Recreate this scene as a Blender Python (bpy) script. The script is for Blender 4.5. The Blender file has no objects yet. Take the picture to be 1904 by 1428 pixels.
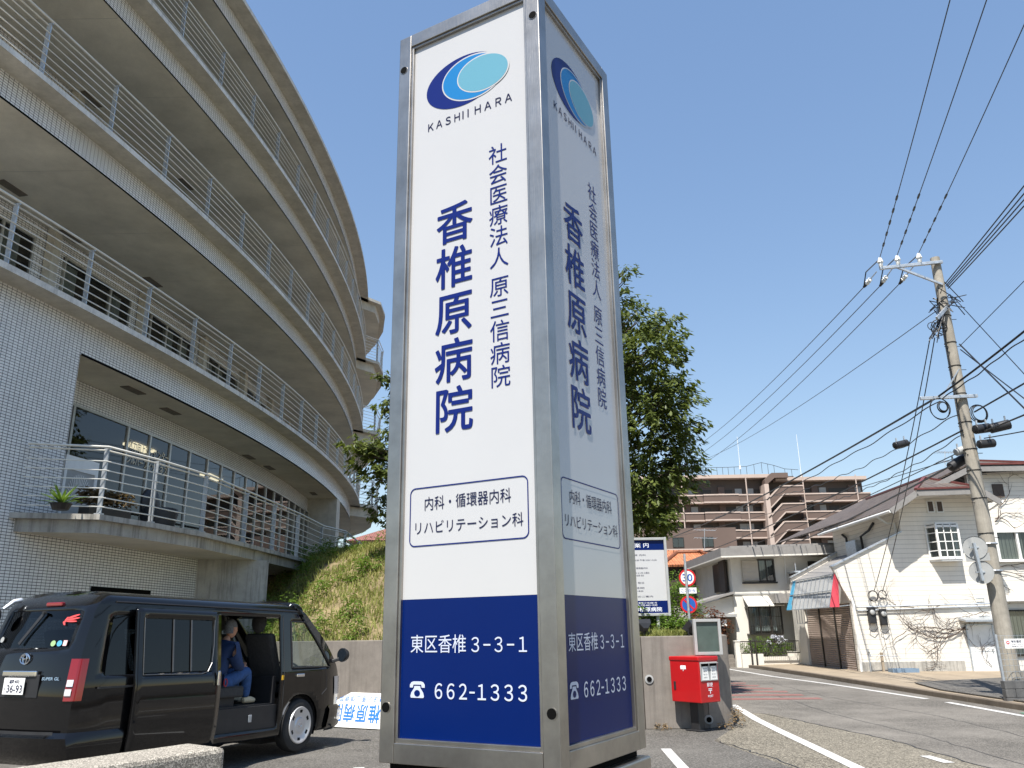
import bpy, bmesh, math, random
import numpy as np
from mathutils import Vector as V, Matrix
rnd = random.Random(7)
S = bpy.context.scene
COL = S.collection
# ---------------------------------------------------------------- camera, sky, sun, exposure
FPX, PITCH, ROLL, CZ, IW, IH = 1500.0, .2963, -.016, 1.66, 1904, 1428
_f = V((0, math.cos(PITCH), math.sin(PITCH))); _u0 = V((0, -math.sin(PITCH), math.cos(PITCH))); _r0 = V((1, 0, 0))
_r = _r0*math.cos(ROLL) + _u0*math.sin(ROLL); _u = _u0*math.cos(ROLL) - _r0*math.sin(ROLL)
cam = bpy.data.cameras.new('camera'); co = bpy.data.objects.new('camera', cam); COL.objects.link(co)
cam.sensor_width = 36; cam.lens = FPX/IW*36; cam.clip_start = .05; cam.clip_end = 2000
M = Matrix((_r, _u, -_f)).transposed().to_4x4(); M.translation = (0, 0, CZ); co.matrix_world = M
S.camera = co
W = bpy.data.worlds.new('World'); S.world = W; W.use_nodes = True
nt = W.node_tree; nt.nodes.clear()
sky = nt.nodes.new('ShaderNodeTexSky'); sky.sky_type = 'NISHITA'; sky.sun_disc = False
SUND = V((.38, 1, -1.85)).normalized()
sky.sun_elevation = math.asin(-SUND.z); sky.sun_rotation = math.atan2(-SUND.x, -SUND.y) % (2*math.pi)
sky.altitude = 0; sky.air_density = 1.3; sky.dust_density = .05; sky.ozone_density = 3.5
bg = nt.nodes.new('ShaderNodeBackground'); bg.inputs[1].default_value = .15
wo = nt.nodes.new('ShaderNodeOutputWorld'); gm = nt.nodes.new('ShaderNodeGamma'); gm.inputs[1].default_value = .58; nt.links.new(sky.outputs[0], gm.inputs[0]); hs = nt.nodes.new('ShaderNodeHueSaturation'); hs.inputs['Saturation'].default_value = 1.36; hs.inputs['Hue'].default_value = .509; nt.links.new(gm.outputs[0], hs.inputs['Color']); nt.links.new(hs.outputs[0], bg.inputs[0]); nt.links.new(bg.outputs[0], wo.inputs[0])
sl = bpy.data.lights.new('sun', 'SUN'); sl.energy = 4.2; sl.angle = math.radians(.53); sl.color = (1, .95, .87)
so = bpy.data.objects.new('sun', sl); COL.objects.link(so); so.rotation_euler = SUND.to_track_quat('-Z', 'Y').to_euler(); so.location = (0, 0, 60)
S.view_settings.view_transform = 'Standard'; S.view_settings.look = 'None'; S.view_settings.exposure = 1.13; S.view_settings.gamma = 1
S.cycles.max_bounces = 8; S.cycles.transparent_max_bounces = 24

def ray(u, v): return _f + _r*((u-IW/2)/FPX) - _u*((v-IH/2)/FPX)
def aty(u, v, Y): d = ray(u, v); t = Y/d.y; return V((d.x*t, Y, CZ+d.z*t))
def atx(u, v, X): d = ray(u, v); t = X/d.x; return V((X, d.y*t, CZ+d.z*t))
def atz(u, v, Z): d = ray(u, v); t = (Z-CZ)/d.z; return V((d.x*t, d.y*t, Z))

# ---------------------------------------------------------------- mesh helpers
ORG = {}
def tag(o, label=None, cat=None, group=None, kind=None):
    if label: o['label'] = label
    if cat: o['category'] = cat
    if group: o['group'] = group
    if kind: o['kind'] = kind
    return o
def thing(name, label, cat, loc=(0, 0, 0), rz=0, group=None):
    o = bpy.data.objects.new(name, None); COL.objects.link(o); o.location = loc; o.rotation_euler = (0, 0, rz)
    o.empty_display_size = .2
    ORG[o.name] = V(loc); return tag(o, label, cat, group)
class MB:
    def __init__(s): s.v = []; s.f = []; s.m = []; s.uv = []
    def face(s, pts, mi=0, uv=None):
        n = len(s.v); s.v += [tuple(p) for p in pts]; s.f.append(tuple(range(n, n+len(pts)))); s.m.append(mi); s.uv.append(uv)
    def poly(s, vs, fs, mi=0):
        n = len(s.v); s.v += [tuple(p) for p in vs]
        for f in fs: s.f.append(tuple(i+n for i in f)); s.m.append(mi); s.uv.append(None)
    def obox(s, c, a, b, d, mi=0):
        c, a, b, d = V(c), V(a), V(b), V(d)
        vs = [c+a*i+b*j+d*k for k in (-1, 1) for j in (-1, 1) for i in (-1, 1)]
        s.poly(vs, [(0, 2, 3, 1), (4, 5, 7, 6), (0, 1, 5, 4), (2, 6, 7, 3), (0, 4, 6, 2), (1, 3, 7, 5)], mi)
    def box(s, x0, x1, y0, y1, z0, z1, mi=0):
        s.obox(((x0+x1)/2, (y0+y1)/2, (z0+z1)/2), ((x1-x0)/2, 0, 0), (0, (y1-y0)/2, 0), (0, 0, (z1-z0)/2), mi)
    def beam(s, p, q, w, h, up=(0, 0, 1), mi=0):
        p, q = V(p), V(q); d = (q-p); t = d.normalized(); x = t.cross(V(up))
        if x.length < 1e-4: x = V((1, 0, 0))
        x.normalize(); y = x.cross(t).normalized()
        s.obox((p+q)/2, d/2, x*w/2, y*h/2, mi)
    def prism(s, poly, vec, mi=0):
        vec = V(vec); n = len(poly); vs = [V(p) for p in poly]+[V(p)+vec for p in poly]
        s.poly(vs, [tuple(range(n))[::-1], tuple(range(n, 2*n))]+[(i, (i+1) % n, n+(i+1) % n, n+i) for i in range(n)], mi)
    def tube(s, pts, r, n=6, mi=0, cap=True, closed=False):
        pts = [V(p) for p in pts]; k = len(pts); rs = r if isinstance(r, (list, tuple)) else [r]*k
        vs = []; px = None
        for i, p in enumerate(pts):
            a = pts[i-1] if (i or closed) else p; b = pts[(i+1) % k] if (i < k-1 or closed) else p
            t = (b-a).normalized()
            if px is None:
                px = t.cross(V((0, 0, 1)))
                if px.length < 1e-3: px = V((1, 0, 0))
            px = (px-t*px.dot(t)); px.normalize(); py = t.cross(px)
            vs += [p+(px*math.cos(2*math.pi*j/n)+py*math.sin(2*math.pi*j/n))*rs[i] for j in range(n)]
        fs = [(i*n+j, i*n+(j+1) % n, (i+1)*n+(j+1) % n, (i+1)*n+j) for i in range(k-1) for j in range(n)]
        if closed: fs += [((k-1)*n+j, (k-1)*n+(j+1) % n, (j+1) % n, j) for j in range(n)]
        elif cap: fs += [tuple(range(n))[::-1], tuple(range((k-1)*n, k*n))]
        s.poly(vs, fs, mi)
    def cyl(s, p, q, r, n=16, mi=0, r2=None): s.tube([p, q], [r, r if r2 is None else r2], n, mi)
    def lathe(s, prof, o=(0, 0, 0), ax=(0, 0, 1), n=20, mi=0):
        o, ax = V(o), V(ax).normalized(); x = ax.orthogonal().normalized(); y = ax.cross(x); k = len(prof); vs = []
        for r, z in prof: vs += [o+ax*z+(x*math.cos(2*math.pi*j/n)+y*math.sin(2*math.pi*j/n))*r for j in range(n)]
        fs = [(i*n+j, i*n+(j+1) % n, (i+1)*n+(j+1) % n, (i+1)*n+j) for i in range(k-1) for j in range(n)]
        fs += [tuple(range(n))[::-1], tuple(range((k-1)*n, k*n))]
        s.poly(vs, fs, mi)
    def grid(s, P, mi=0, uv=None, skip=None):
        a, b = len(P), len(P[0]); n = len(s.v); s.v += [tuple(p) for r in P for p in r]
        for i in range(a-1):
            for j in range(b-1):
                if skip and skip(i, j): continue
                s.f.append((n+i*b+j, n+i*b+j+1, n+(i+1)*b+j+1, n+(i+1)*b+j)); s.m.append(mi)
                s.uv.append([uv[i][j], uv[i][j+1], uv[i+1][j+1], uv[i+1][j]] if uv else None)
    def ball(s, c, r, n=10, mi=0, sc=(1, 1, 1)):
        c = V(c); vs = [c+V((0, 0, r*sc[2]))]; k = n//2
        for i in range(1, k):
            t = math.pi*i/k
            vs += [c+V((r*sc[0]*math.sin(t)*math.cos(2*math.pi*j/n), r*sc[1]*math.sin(t)*math.sin(2*math.pi*j/n), r*sc[2]*math.cos(t))) for j in range(n)]
        vs.append(c-V((0, 0, r*sc[2]))); fs = [(0, 1+j, 1+(j+1) % n) for j in range(n)]
        fs += [(1+i*n+j, 1+(i+1)*n+j, 1+(i+1)*n+(j+1) % n, 1+i*n+(j+1) % n) for i in range(k-2) for j in range(n)]
        fs += [(len(vs)-1, 1+(k-2)*n+(j+1) % n, 1+(k-2)*n+j) for j in range(n)]
        s.poly(vs, fs, mi)
    def build(s, name, mats, parent=None, smooth=False, bevel=0, local=False, weld=False, at=None, rz=0):
        if not isinstance(mats, (list, tuple)): mats = [mats]
        off = V((0, 0, 0))
        if parent is not None and not local: off = ORG.get(parent.name, V((0, 0, 0)))
        if parent is None and at is not None and not local: off = V(at)
        me = bpy.data.meshes.new(name); me.from_pydata([(a-off.x, b-off.y, c-off.z) for a, b, c in s.v], [], s.f)
        for m in mats: me.materials.append(m)
        me.polygons.foreach_set('material_index', s.m)
        if any(u is not None for u in s.uv):
            l = me.uv_layers.new(name='UVMap'); k = 0
            for f, u in zip(s.f, s.uv):
                for i in range(len(f)):
                    if u: l.data[k].uv = u[i]
                    k += 1
        bm = bmesh.new(); bm.from_mesh(me)
        if weld: bmesh.ops.remove_doubles(bm, verts=bm.verts, dist=2e-4)
        bmesh.ops.recalc_face_normals(bm, faces=bm.faces); bm.to_mesh(me); bm.free()
        if smooth: me.polygons.foreach_set('use_smooth', [True]*len(me.polygons)); me.set_sharp_from_angle(angle=math.radians(smooth if smooth is not True else 45))
        o = bpy.data.objects.new(name, me); COL.objects.link(o)
        if parent is not None: o.parent = parent; ORG[o.name] = ORG.get(parent.name, V((0, 0, 0)))
        elif at is not None: o.location = at; o.rotation_euler = (0, 0, rz)
        if bevel:
            b = o.modifiers.new('bevel', 'BEVEL'); b.width = bevel; b.segments = 2; b.limit_method = 'ANGLE'; b.angle_limit = math.radians(40)
        return o
def arr_mesh(name, verts, faces, mats, parent=None, mi=None, at=None):
    off = ORG.get(parent.name, V((0, 0, 0))) if parent else (V(at) if at is not None else V((0, 0, 0)))
    me = bpy.data.meshes.new(name); v = np.asarray(verts, float)-np.array(off)
    nf, k = faces.shape; me.vertices.add(len(v)); me.vertices.foreach_set('co', v.ravel())
    me.loops.add(nf*k); me.loops.foreach_set('vertex_index', faces.ravel().astype(np.int32))
    me.polygons.add(nf); me.polygons.foreach_set('loop_start', np.arange(0, nf*k, k, dtype=np.int32))
    for m in (mats if isinstance(mats, list) else [mats]): me.materials.append(m)
    if mi is not None: me.polygons.foreach_set('material_index', mi.astype(np.int32))
    me.update(calc_edges=True); me.validate()
    o = bpy.data.objects.new(name, me); COL.objects.link(o)
    if parent: o.parent = parent
    elif at is not None: o.location = at
    return o
_tc = {}
def glyphs(s, off=0.0, sp=1.0):
    k = (s, off, sp)
    if k not in _tc:
        c = bpy.data.curves.new('t', 'FONT'); c.body = s; c.offset = off; c.resolution_u = 4; c.space_character = sp
        o = bpy.data.objects.new('t', c); COL.objects.link(o); bpy.context.view_layer.update()
        m = o.to_mesh(); _tc[k] = ([tuple(v.co) for v in m.vertices], [tuple(p.vertices) for p in m.polygons])
        o.to_mesh_clear(); bpy.data.objects.remove(o); bpy.data.curves.remove(c)
    return _tc[k]
def text_fit(mb, s, P, a0, h0, a1, h1, off=0.0, mi=0, sp=1.0):      # whole string stretched to a rectangle of the plane P(a, h)
    vs, fs = glyphs(s, off, sp); xs = [v[0] for v in vs]; ys = [v[1] for v in vs]
    x0, x1, y0, y1 = min(xs), max(xs), min(ys), max(ys)
    mb.poly([P(a0+(x-x0)/(x1-x0)*(a1-a0), h0+(y-y0)/max(y1-y0, 1e-6)*(h1-h0)) for x, y, _ in vs], fs, mi)
def text_cell(mb, s, P, a0, h0, w, h, off=0.0, mi=0):               # one CJK character in its em square; heavy strokes by layered copies
    vs, fs = glyphs(s, 0.0); nv = (P(1, 0)-P(0, 0)).cross(P(0, 1)-P(0, 0)).normalized(); k = 10 if off > .008 else 1
    if k == 1: vs, fs = glyphs(s, off)
    for i in range(k):
        dx, dy = (off*math.cos(i*6.2832/k), off*math.sin(i*6.2832/k)) if k > 1 else (0, 0)
        mb.poly([P(a0+(x+dx)*w, h0+(y+dy+.12)*h)+nv*(.00012*i) for x, y, _ in vs], fs, mi)

# ---------------------------------------------------------------- materials
def srgb(r, g, b): return tuple(((c/255+.055)/1.055)**2.4 if c/255 > .04045 else c/255/12.92 for c in (r, g, b))
class NT:
    def __init__(s, name):
        s.m = bpy.data.materials.new(name); s.m.use_nodes = True; s.t = s.m.node_tree; s.b = s.t.nodes['Principled BSDF']; s.out = s.t.nodes['Material Output']
    def n(s, typ, **kw):
        x = s.t.nodes.new('ShaderNode'+typ)
        for k, v in kw.items():
            if k.startswith('i_'):
                key = k[2:]; key = int(key) if key.isdigit() else key.replace('_', ' '); x.inputs[key].default_value = v
            else: setattr(x, k, v)
        return x
    def l(s, a, b): s.t.links.new(a, b)
    def coord(s, kind='Object'): return s.n('TexCoord').outputs[kind]
    def noise(s, vec, scale, detail=4, rough=.55, dist=0):
        x = s.n('TexNoise'); x.inputs['Scale'].default_value = scale; x.inputs['Detail'].default_value = detail; x.inputs['Roughness'].default_value = rough; x.inputs['Distortion'].default_value = dist
        s.l(vec, x.inputs['Vector']); return x.outputs['Fac']
    def ramp(s, fac, *st):
        x = s.n('ValToRGB'); e = x.color_ramp.elements
        while len(e) < len(st): e.new(.5)
        for i, (p, c) in enumerate(st): e[i].position = p; e[i].color = (*c, 1) if isinstance(c, tuple) else (c, c, c, 1)
        s.l(fac, x.inputs[0]); return x.outputs[0]
    def mix(s, f, a, b, typ='MIX'):
        x = s.n('Mix', data_type='RGBA', blend_type=typ)
        for sock, v in ((x.inputs[0], f), (x.inputs[6], a), (x.inputs[7], b)):
            if isinstance(v, bpy.types.NodeSocket): s.l(v, sock)
            elif isinstance(v, (int, float)): sock.default_value = v if sock == x.inputs[0] else (v, v, v, 1)
            else: sock.default_value = (*v, 1)
        return x.outputs[2]
    def math(s, op, a, b=0, c=0):
        x = s.n('Math', operation=op)
        for i, v in enumerate((a, b, c)):
            if isinstance(v, bpy.types.NodeSocket): s.l(v, x.inputs[i])
            else: x.inputs[i].default_value = v
        return x.outputs[0]
    def scale(s, vec, sc, loc=(0, 0, 0), rot=(0, 0, 0)):
        x = s.n('Mapping'); x.inputs['Scale'].default_value = sc; x.inputs['Location'].default_value = loc; x.inputs['Rotation'].default_value = rot; s.l(vec, x.inputs[0]); return x.outputs[0]
    def col(s, c):
        if isinstance(c, bpy.types.NodeSocket): s.l(c, s.b.inputs['Base Color'])
        else: s.b.inputs['Base Color'].default_value = (*c, 1)
    def bump(s, h, dist=.01, strength=1):
        x = s.n('Bump'); x.inputs['Distance'].default_value = dist; x.inputs['Strength'].default_value = strength; s.l(h, x.inputs['Height']); s.l(x.outputs[0], s.b.inputs['Normal'])
    def pr(s, rough=.5, metal=0, spec=.5, coat=0):
        s.b.inputs['Roughness'].default_value = rough; s.b.inputs['Metallic'].default_value = metal; s.b.inputs['Specular IOR Level'].default_value = spec; s.b.inputs['Coat Weight'].default_value = coat; s.b.inputs['Coat Roughness'].default_value = .03
        return s
def flat(name, c, rough=.5, metal=0, var=.12, vs=6, spec=.5, coat=0, bump=0, bs=60):
    k = NT(name); k.pr(rough, metal, spec, coat); o = k.coord()
    if var:
        f = k.noise(o, vs, 5, .6); k.col(k.mix(k.ramp(f, (.3, 0.), (.7, 1.)), tuple(x*(1-var) for x in c), tuple(min(1, x*(1+var)) for x in c)))
    else: k.col(c)
    if bump: k.bump(k.noise(o, bs, 3), bump)
    return k.m
def mk_tile(name, c, grout, uvw=.1, uvh=.05, j=.0095, rough=.25):
    k = NT(name); k.pr(rough, 0, .5); uv = k.coord('UV')
    b = k.n('TexBrick', offset=0.0, squash=1.0); b.inputs['Scale'].default_value = 1; b.inputs['Mortar Size'].default_value = j/2; b.inputs['Mortar Smooth'].default_value = .1
    b.inputs['Brick Width'].default_value = uvw; b.inputs['Row Height'].default_value = uvh; b.inputs['Bias'].default_value = 0
    b.inputs['Color1'].default_value = (*c, 1); b.inputs['Color2'].default_value = (*[x*.9 for x in c], 1); b.inputs['Mortar'].default_value = (*grout, 1); k.l(uv, b.inputs['Vector'])
    d = k.noise(k.scale(uv, (1.2, .35, 1)), 3, 5, .65); k.col(k.mix(.2, b.outputs['Color'], k.ramp(d, (.35, .62), (.65, 1.)), 'MULTIPLY'))
    k.bump(k.math('SUBTRACT', 1, b.outputs['Fac']), .002); return k.m
def mk_conc(name, c, streak=.5, dark=.35, rough=.85, vs=2.5, seam=None):
    k = NT(name); k.pr(rough, 0, .3); o = k.coord()
    a = k.noise(o, vs, 8, .7); st = k.noise(k.scale(o, (7, 7, .35)), 1.3, 6, .7)
    base = k.mix(k.ramp(a, (.3, 0.), (.72, 1.)), tuple(x*.72 for x in c), tuple(x*1.12 for x in c))
    base = k.mix(k.math('MULTIPLY', k.ramp(st, (.48, 0.), (.72, 1.)), streak), base, tuple(x*dark for x in c))
    fine = k.noise(o, 90, 3, .6); base = k.mix(.25, base, k.ramp(fine, (.3, .5), (.7, 1.)), 'MULTIPLY')
    k.col(base); k.bump(fine, .002); return k.m
def mk_asphalt(name, c, rough_agg=0, pale=.35, agg_b=1, vsc=None):
    k = NT(name); k.pr(.9, 0, .25); o = k.coord()
    v = k.n('TexVoronoi'); v.inputs['Scale'].default_value = vsc or (70 if not rough_agg else 60); k.l(o, v.inputs['Vector'])
    n1 = k.noise(o, 160, 3, .7); n2 = k.noise(o, .45, 6, .65); n3 = k.noise(o, 3.5, 5, .6)
    bw = k.n('RGBToBW'); k.l(v.outputs['Color'], bw.inputs[0])
    g = k.mix(k.ramp(bw.outputs[0], (.35, 0.), (.85, 1.)), tuple(x*.55 for x in c), tuple(min(1, x*(1.5+rough_agg)) for x in c))
    g = k.mix(.5, g, k.ramp(n1, (.3, .45), (.7, 1.25 if False else 1.)), 'MULTIPLY')
    g = k.mix(k.math('MULTIPLY', k.ramp(n2, (.4, 0.), (.65, 1.)), pale), g, tuple(min(1, x*1.7) for x in c))
    g = k.mix(k.math('MULTIPLY', k.ramp(n3, (.5, 0.), (.75, 1.)), .35), g, tuple(x*.6 for x in c))
    k.col(g); k.bump(v.outputs['Distance'], (.004+.003*rough_agg)*agg_b); return k.m
def mk_glass(name, tint=(.85, .9, .9), refl=.9, base=.08, rough=.0):
    k = NT(name); k.t.nodes.remove(k.b); tr = k.n('BsdfTransparent'); tr.inputs[0].default_value = (*tint, 1)
    gl = k.n('BsdfGlossy'); gl.inputs['Roughness'].default_value = rough; gl.inputs[0].default_value = (refl, refl, refl, 1)
    lw = k.n('LayerWeight'); lw.inputs[0].default_value = .5; f = k.math('MULTIPLY_ADD', k.math('POWER', lw.outputs['Facing'], 4.5), .95-base, base)
    mx = k.n('MixShader'); k.l(f, mx.inputs[0]); k.l(tr.outputs[0], mx.inputs[1]); k.l(gl.outputs[0], mx.inputs[2]); k.l(mx.outputs[0], k.out.inputs[0]); return k.m
def mk_leaf(name, dark, light, rough=.45, trans=.35):
    k = NT(name); k.pr(rough, 0, .4); g = k.n('NewGeometry'); k.t.nodes.remove(k.n('Value'))
    big = k.noise(k.coord(), .9, 3); f = k.math('MULTIPLY_ADD', g.outputs['Random Per Island'], .75, k.math('MULTIPLY', big, .35))
    c = k.mix(k.math('MINIMUM', f, 1), dark, light); k.col(c)
    t = k.n('BsdfTranslucent'); k.l(k.mix(.5, c, (light[0]*1.4, light[1]*1.5, light[2]*.7)), t.inputs[0])
    mx = k.n('MixShader'); mx.inputs[0].default_value = trans; k.l(k.b.outputs[0], mx.inputs[1]); k.l(t.outputs[0], mx.inputs[2]); k.l(mx.outputs[0], k.out.inputs[0]); return k.m
def mk_bands(name, c, pitch, line=.12, dark=.55, var=.1, axis=2, depth=.006, rough=.6, wav=False, dirt=.3):   # horizontal boards / corrugation along an object axis
    k = NT(name); k.pr(rough, 0, .4); o = k.coord(); sx = k.n('SeparateXYZ'); k.l(o, sx.inputs[0])
    t = k.math('FRACT', k.math('DIVIDE', k.math('ADD', sx.outputs[axis], 50), pitch))
    st = k.noise(k.scale(o, (5, 5, .5)), 1.1, 6, .7); nb = k.noise(o, 1.3, 5, .6)
    base = k.mix(k.ramp(nb, (.3, 0.), (.7, 1.)), tuple(x*(1-var) for x in c), tuple(min(1, x*(1+var)) for x in c))
    base = k.mix(k.math('MULTIPLY', k.ramp(st, (.52, 0.), (.75, 1.)), dirt), base, tuple(x*.5 for x in c))
    if wav:
        h = k.math('SINE', k.math('MULTIPLY', t, 6.2832)); k.bump(h, depth)
    else:
        e = k.math('LESS_THAN', t, line); base = k.mix(e, base, tuple(x*dark for x in c)); k.bump(t, depth)
    k.col(base); return k.m
def mk_rooftile(name, c, pu=.28, pv=.3):
    k = NT(name); k.pr(.6, 0, .4); uv = k.coord('UV'); sx = k.n('SeparateXYZ'); k.l(uv, sx.inputs[0])
    a = k.math('FRACT', k.math('DIVIDE', sx.outputs[0], pu)); b = k.math('FRACT', k.math('DIVIDE', sx.outputs[1], pv))
    h = k.math('ADD', k.math('SINE', k.math('MULTIPLY', a, 6.283)), k.math('MULTIPLY', b, 1.2))
    n = k.noise(uv, 2.5, 5); base = k.mix(k.ramp(n, (.3, 0.), (.7, 1.)), tuple(x*.7 for x in c), tuple(min(1, x*1.25) for x in c))
    base = k.mix(k.math('MAXIMUM', k.math('LESS_THAN', b, .12), k.math('LESS_THAN', a, .12)), base, tuple(x*.35 for x in c)); k.col(base); k.bump(h, .03); return k.m
def emis(name, c, st):
    k = NT(name); k.col(c); k.b.inputs['Emission Color'].default_value = (*c, 1); k.b.inputs['Emission Strength'].default_value = st; return k.m
def mk_steel(name, c=(.42, .41, .39), rough=.38):
    k = NT(name); k.pr(rough, 1, .5); o = k.coord(); br = k.noise(k.scale(o, (60, 60, 1.2)), 6, 4, .7); n = k.noise(o, 3, 6, .65)
    k.col(k.mix(k.ramp(n, (.35, 0.), (.7, 1.)), tuple(x*.78 for x in c), tuple(x*1.15 for x in c)))
    rr = k.math('MULTIPLY_ADD', br, .18, rough-.08); k.l(rr, k.b.inputs['Roughness']); k.bump(br, .0006); return k.m
m = {}
m['tile'] = mk_tile('white_wall_tile', (.84, .835, .83), (.06, .06, .062))
m['fascia'] = mk_conc('painted_concrete', (.60, .565, .49), .35, .55, .7)
m['soffit'] = mk_conc('soffit_paint', (.74, .69, .57), .0, .8, .8, .6)
m['nosing'] = mk_conc('weathered_nosing', (.76, .74, .70), .45, .3, .8)
m['stainconc'] = mk_conc('stained_concrete', (.46, .44, .40), .75, .18, .85)
m['conc'] = mk_conc('retaining_concrete', (.235, .21, .185), .55, .45, .85)
m['pave'] = mk_conc('sidewalk_concrete', (.32, .26, .19), .3, .6, .9, 1.2)
m['kerb'] = mk_conc('kerb_concrete', (.16, .13, .10), .4, .5, .9)
m['galv'] = flat('galvanised_steel', (.50, .53, .56), .45, .7, .2, 14)
m['rail'] = flat('cream_rail_paint', (.66, .64, .58), .4, 0, .08)
m['steel'] = mk_steel('stainless_steel', (.40, .375, .345), .34)
m['dark'] = flat('black_gap', (.003, .003, .003), .9, 0, 0, 6, .1)
m['inkS'] = flat('sign_white_lettering', (.50, .54, .66), .4, 0, 0)
m['acrW'] = flat('white_acrylic', (.455, .455, .462), .16, 0, .015, 2, .6, .05)
m['acrB'] = flat('blue_acrylic', (.0006, .011, .092), .25, 0, .03, 2, .14, .0)
m['inkB'] = flat('navy_ink', (.004, .014, .13), .4, 0, 0, 6, .2)
m['inkN'] = flat('dark_navy_ink', (.008, .010, .05), .4, 0, 0, 6, .2)
m['inkM'] = flat('sky_blue_ink', (.012, .16, .40), .4, 0, 0, 6, .2)
m['inkL'] = flat('pale_cyan_ink', (.11, .29, .38), .4, 0, 0, 6, .2)
m['white'] = flat('white_paint', (.78, .78, .76), .4, 0, .05)
m['inkW'] = flat('white_lettering', (.80, .82, .88), .35, 0, 0)
m['asph'] = mk_asphalt('road_asphalt', (.15, .138, .122), 0, .5)
m['lot'] = mk_asphalt('parking_asphalt', (.115, .108, .098), .15)
m['agg'] = mk_asphalt('worn_aggregate', (.15, .135, .108), .9)
m['stone'] = mk_asphalt('exposed_aggregate_stone', (.30, .275, .235), .55, .2, .25, 230)
m['soil'] = flat('dry_soil', (.19, .15, .085), .95, 0, .35, 3, .2, 0, .01, 25)
m['glass'] = mk_glass('window_glass', (.45, .5, .5), .85, .09)
m['cglass'] = mk_glass('car_glass', (.72, .78, .76), .9, .05)
m['priv'] = mk_glass('privacy_glass', (.05, .055, .06), .9, .045)
m['frameA'] = flat('aluminium_frame', (.5, .49, .46), .4, .6, .06)
m['curtain'] = mk_bands('curtain_cloth', (.52, .50, .45), .14, axis=0, wav=True, depth=.03, rough=.9, dirt=0)
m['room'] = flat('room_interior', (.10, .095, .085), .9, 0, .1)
m['paint'] = flat('black_car_paint', (.004, .004, .0045), .07, 0, 0, 4, .15, .8)
m['blk'] = flat('black_plastic', (.018, .018, .02), .5, 0, .2)
m['rub'] = flat('tyre_rubber', (.02, .02, .021), .8, 0, .2, 20)
m['hub'] = flat('silver_hubcap', (.62, .62, .63), .35, .5, .05)
m['chrome'] = flat('chrome', (.75, .76, .78), .12, 1, 0)
m['redl'] = flat('red_lens', (.19, .004, .006), .12, 0, .05, 5, .5, .7)
m['clearl'] = flat('clear_lens', (.62, .62, .64), .15, .2, .05, 8, .5, .6)
m['seat'] = flat('grey_seat_cloth', (.055, .052, .05), .95, 0, .2, 30)
m['mailred'] = flat('mailbox_red', srgb(168, 12, 18), .38, 0, .06, 3, .5, .3)
m['grey'] = flat('grey_paint', (.33, .335, .33), .5, 0, .08)
m['green'] = flat('dark_green_panel', (.06, .085, .075), .35, 0, .15)
m['yel'] = flat('yellow_sticker', srgb(225, 175, 40), .5, 0, 0)
m['signred'] = flat('sign_red', srgb(190, 25, 32), .4, 0, .05)
m['signblue'] = flat('sign_blue', srgb(30, 85, 165), .4, 0, .05)
m['skin'] = flat('skin', srgb(196, 146, 118), .55, 0, .06, 20)
m['hairg'] = flat('grey_hair', (.16, .155, .15), .8, 0, .35, 60)
m['jean'] = flat('blue_jeans', srgb(52, 82, 128), .9, 0, .25, 25)
m['jack'] = flat('navy_jacket', srgb(38, 58, 96), .85, 0, .2, 18)
m['shoe'] = flat('beige_shoe', srgb(206, 190, 160), .8, 0, .12, 30)
m['leaf'] = mk_leaf('cherry_leaf', (.024, .046, .010), (.15, .18, .045))
m['grass'] = mk_leaf('slope_grass', (.10, .125, .025), (.32, .32, .10), .7, .3)
m['weed'] = mk_leaf('weed_leaf', (.045, .095, .014), (.17, .27, .045), .6, .3)
m['dry'] = mk_leaf('dry_stalk', (.14, .095, .05), (.30, .21, .12), .8, .2)
m['redleaf'] = mk_leaf('red_shrub_leaf', (.07, .05, .02), (.22, .065, .03), .5, .3)
m['bark'] = flat('bark', (.085, .068, .052), .9, 0, .35, 9, .3, 0, .01, 30)
m['side'] = mk_bands('cream_siding', (.77, .725, .65), .165, .06, .5, .06, 2, .012, .6, False, .18)
m['sideW'] = flat('white_wall_render', (.66, .63, .57), .8, 0, .08, 1.5)
m['roofbr'] = mk_rooftile('brown_slate_roof', (.12, .095, .08), .4, .22)
m['roofor'] = mk_rooftile('orange_clay_roof', (.52, .19, .085), .3, .3)
m['rustred'] = flat('red_brown_ridge', (.13, .038, .032), .5, 0, .2)
m['fasc'] = flat('grey_fascia', (.23, .22, .21), .7, 0, .1)
m['shut'] = mk_bands('roller_shutter', (.36, .285, .245), .075, wav=True, depth=.02, rough=.55, dirt=.35)
m['shutb'] = mk_bands('beige_window_shutter', (.52, .48, .42), .06, wav=True, depth=.01, rough=.6, dirt=.1)
m['corr'] = mk_bands('white_corrugated_sheet', (.62, .6, .55), .09, axis=0, wav=True, depth=.02, rough=.6, dirt=.2)
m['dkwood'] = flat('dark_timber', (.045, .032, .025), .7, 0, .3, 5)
m['dkframe'] = flat('dark_bronze_frame', (.03, .026, .022), .45, .2, .1)
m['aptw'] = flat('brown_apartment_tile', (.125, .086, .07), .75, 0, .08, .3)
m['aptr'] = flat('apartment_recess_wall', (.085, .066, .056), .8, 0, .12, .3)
m['aptc'] = flat('pale_pink_concrete_cap', (.45, .36, .31), .8, 0, .06, .3)
m['polec'] = mk_conc('pole_concrete', (.36, .33, .28), .55, .5, .85, 4)
m['cable'] = flat('black_cable', (.012, .012, .013), .5, 0, 0)
m['wire'] = flat('grey_wire', (.09, .095, .10), .5, .3, 0)
m['porc'] = flat('white_porcelain', (.72, .72, .70), .2, 0, .05)
m['vine'] = flat('dry_vine', (.065, .045, .035), .9, 0, .3, 12)
m['lotion'] = flat('blue_tray', srgb(110, 130, 150), .6, 0, .1)
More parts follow.
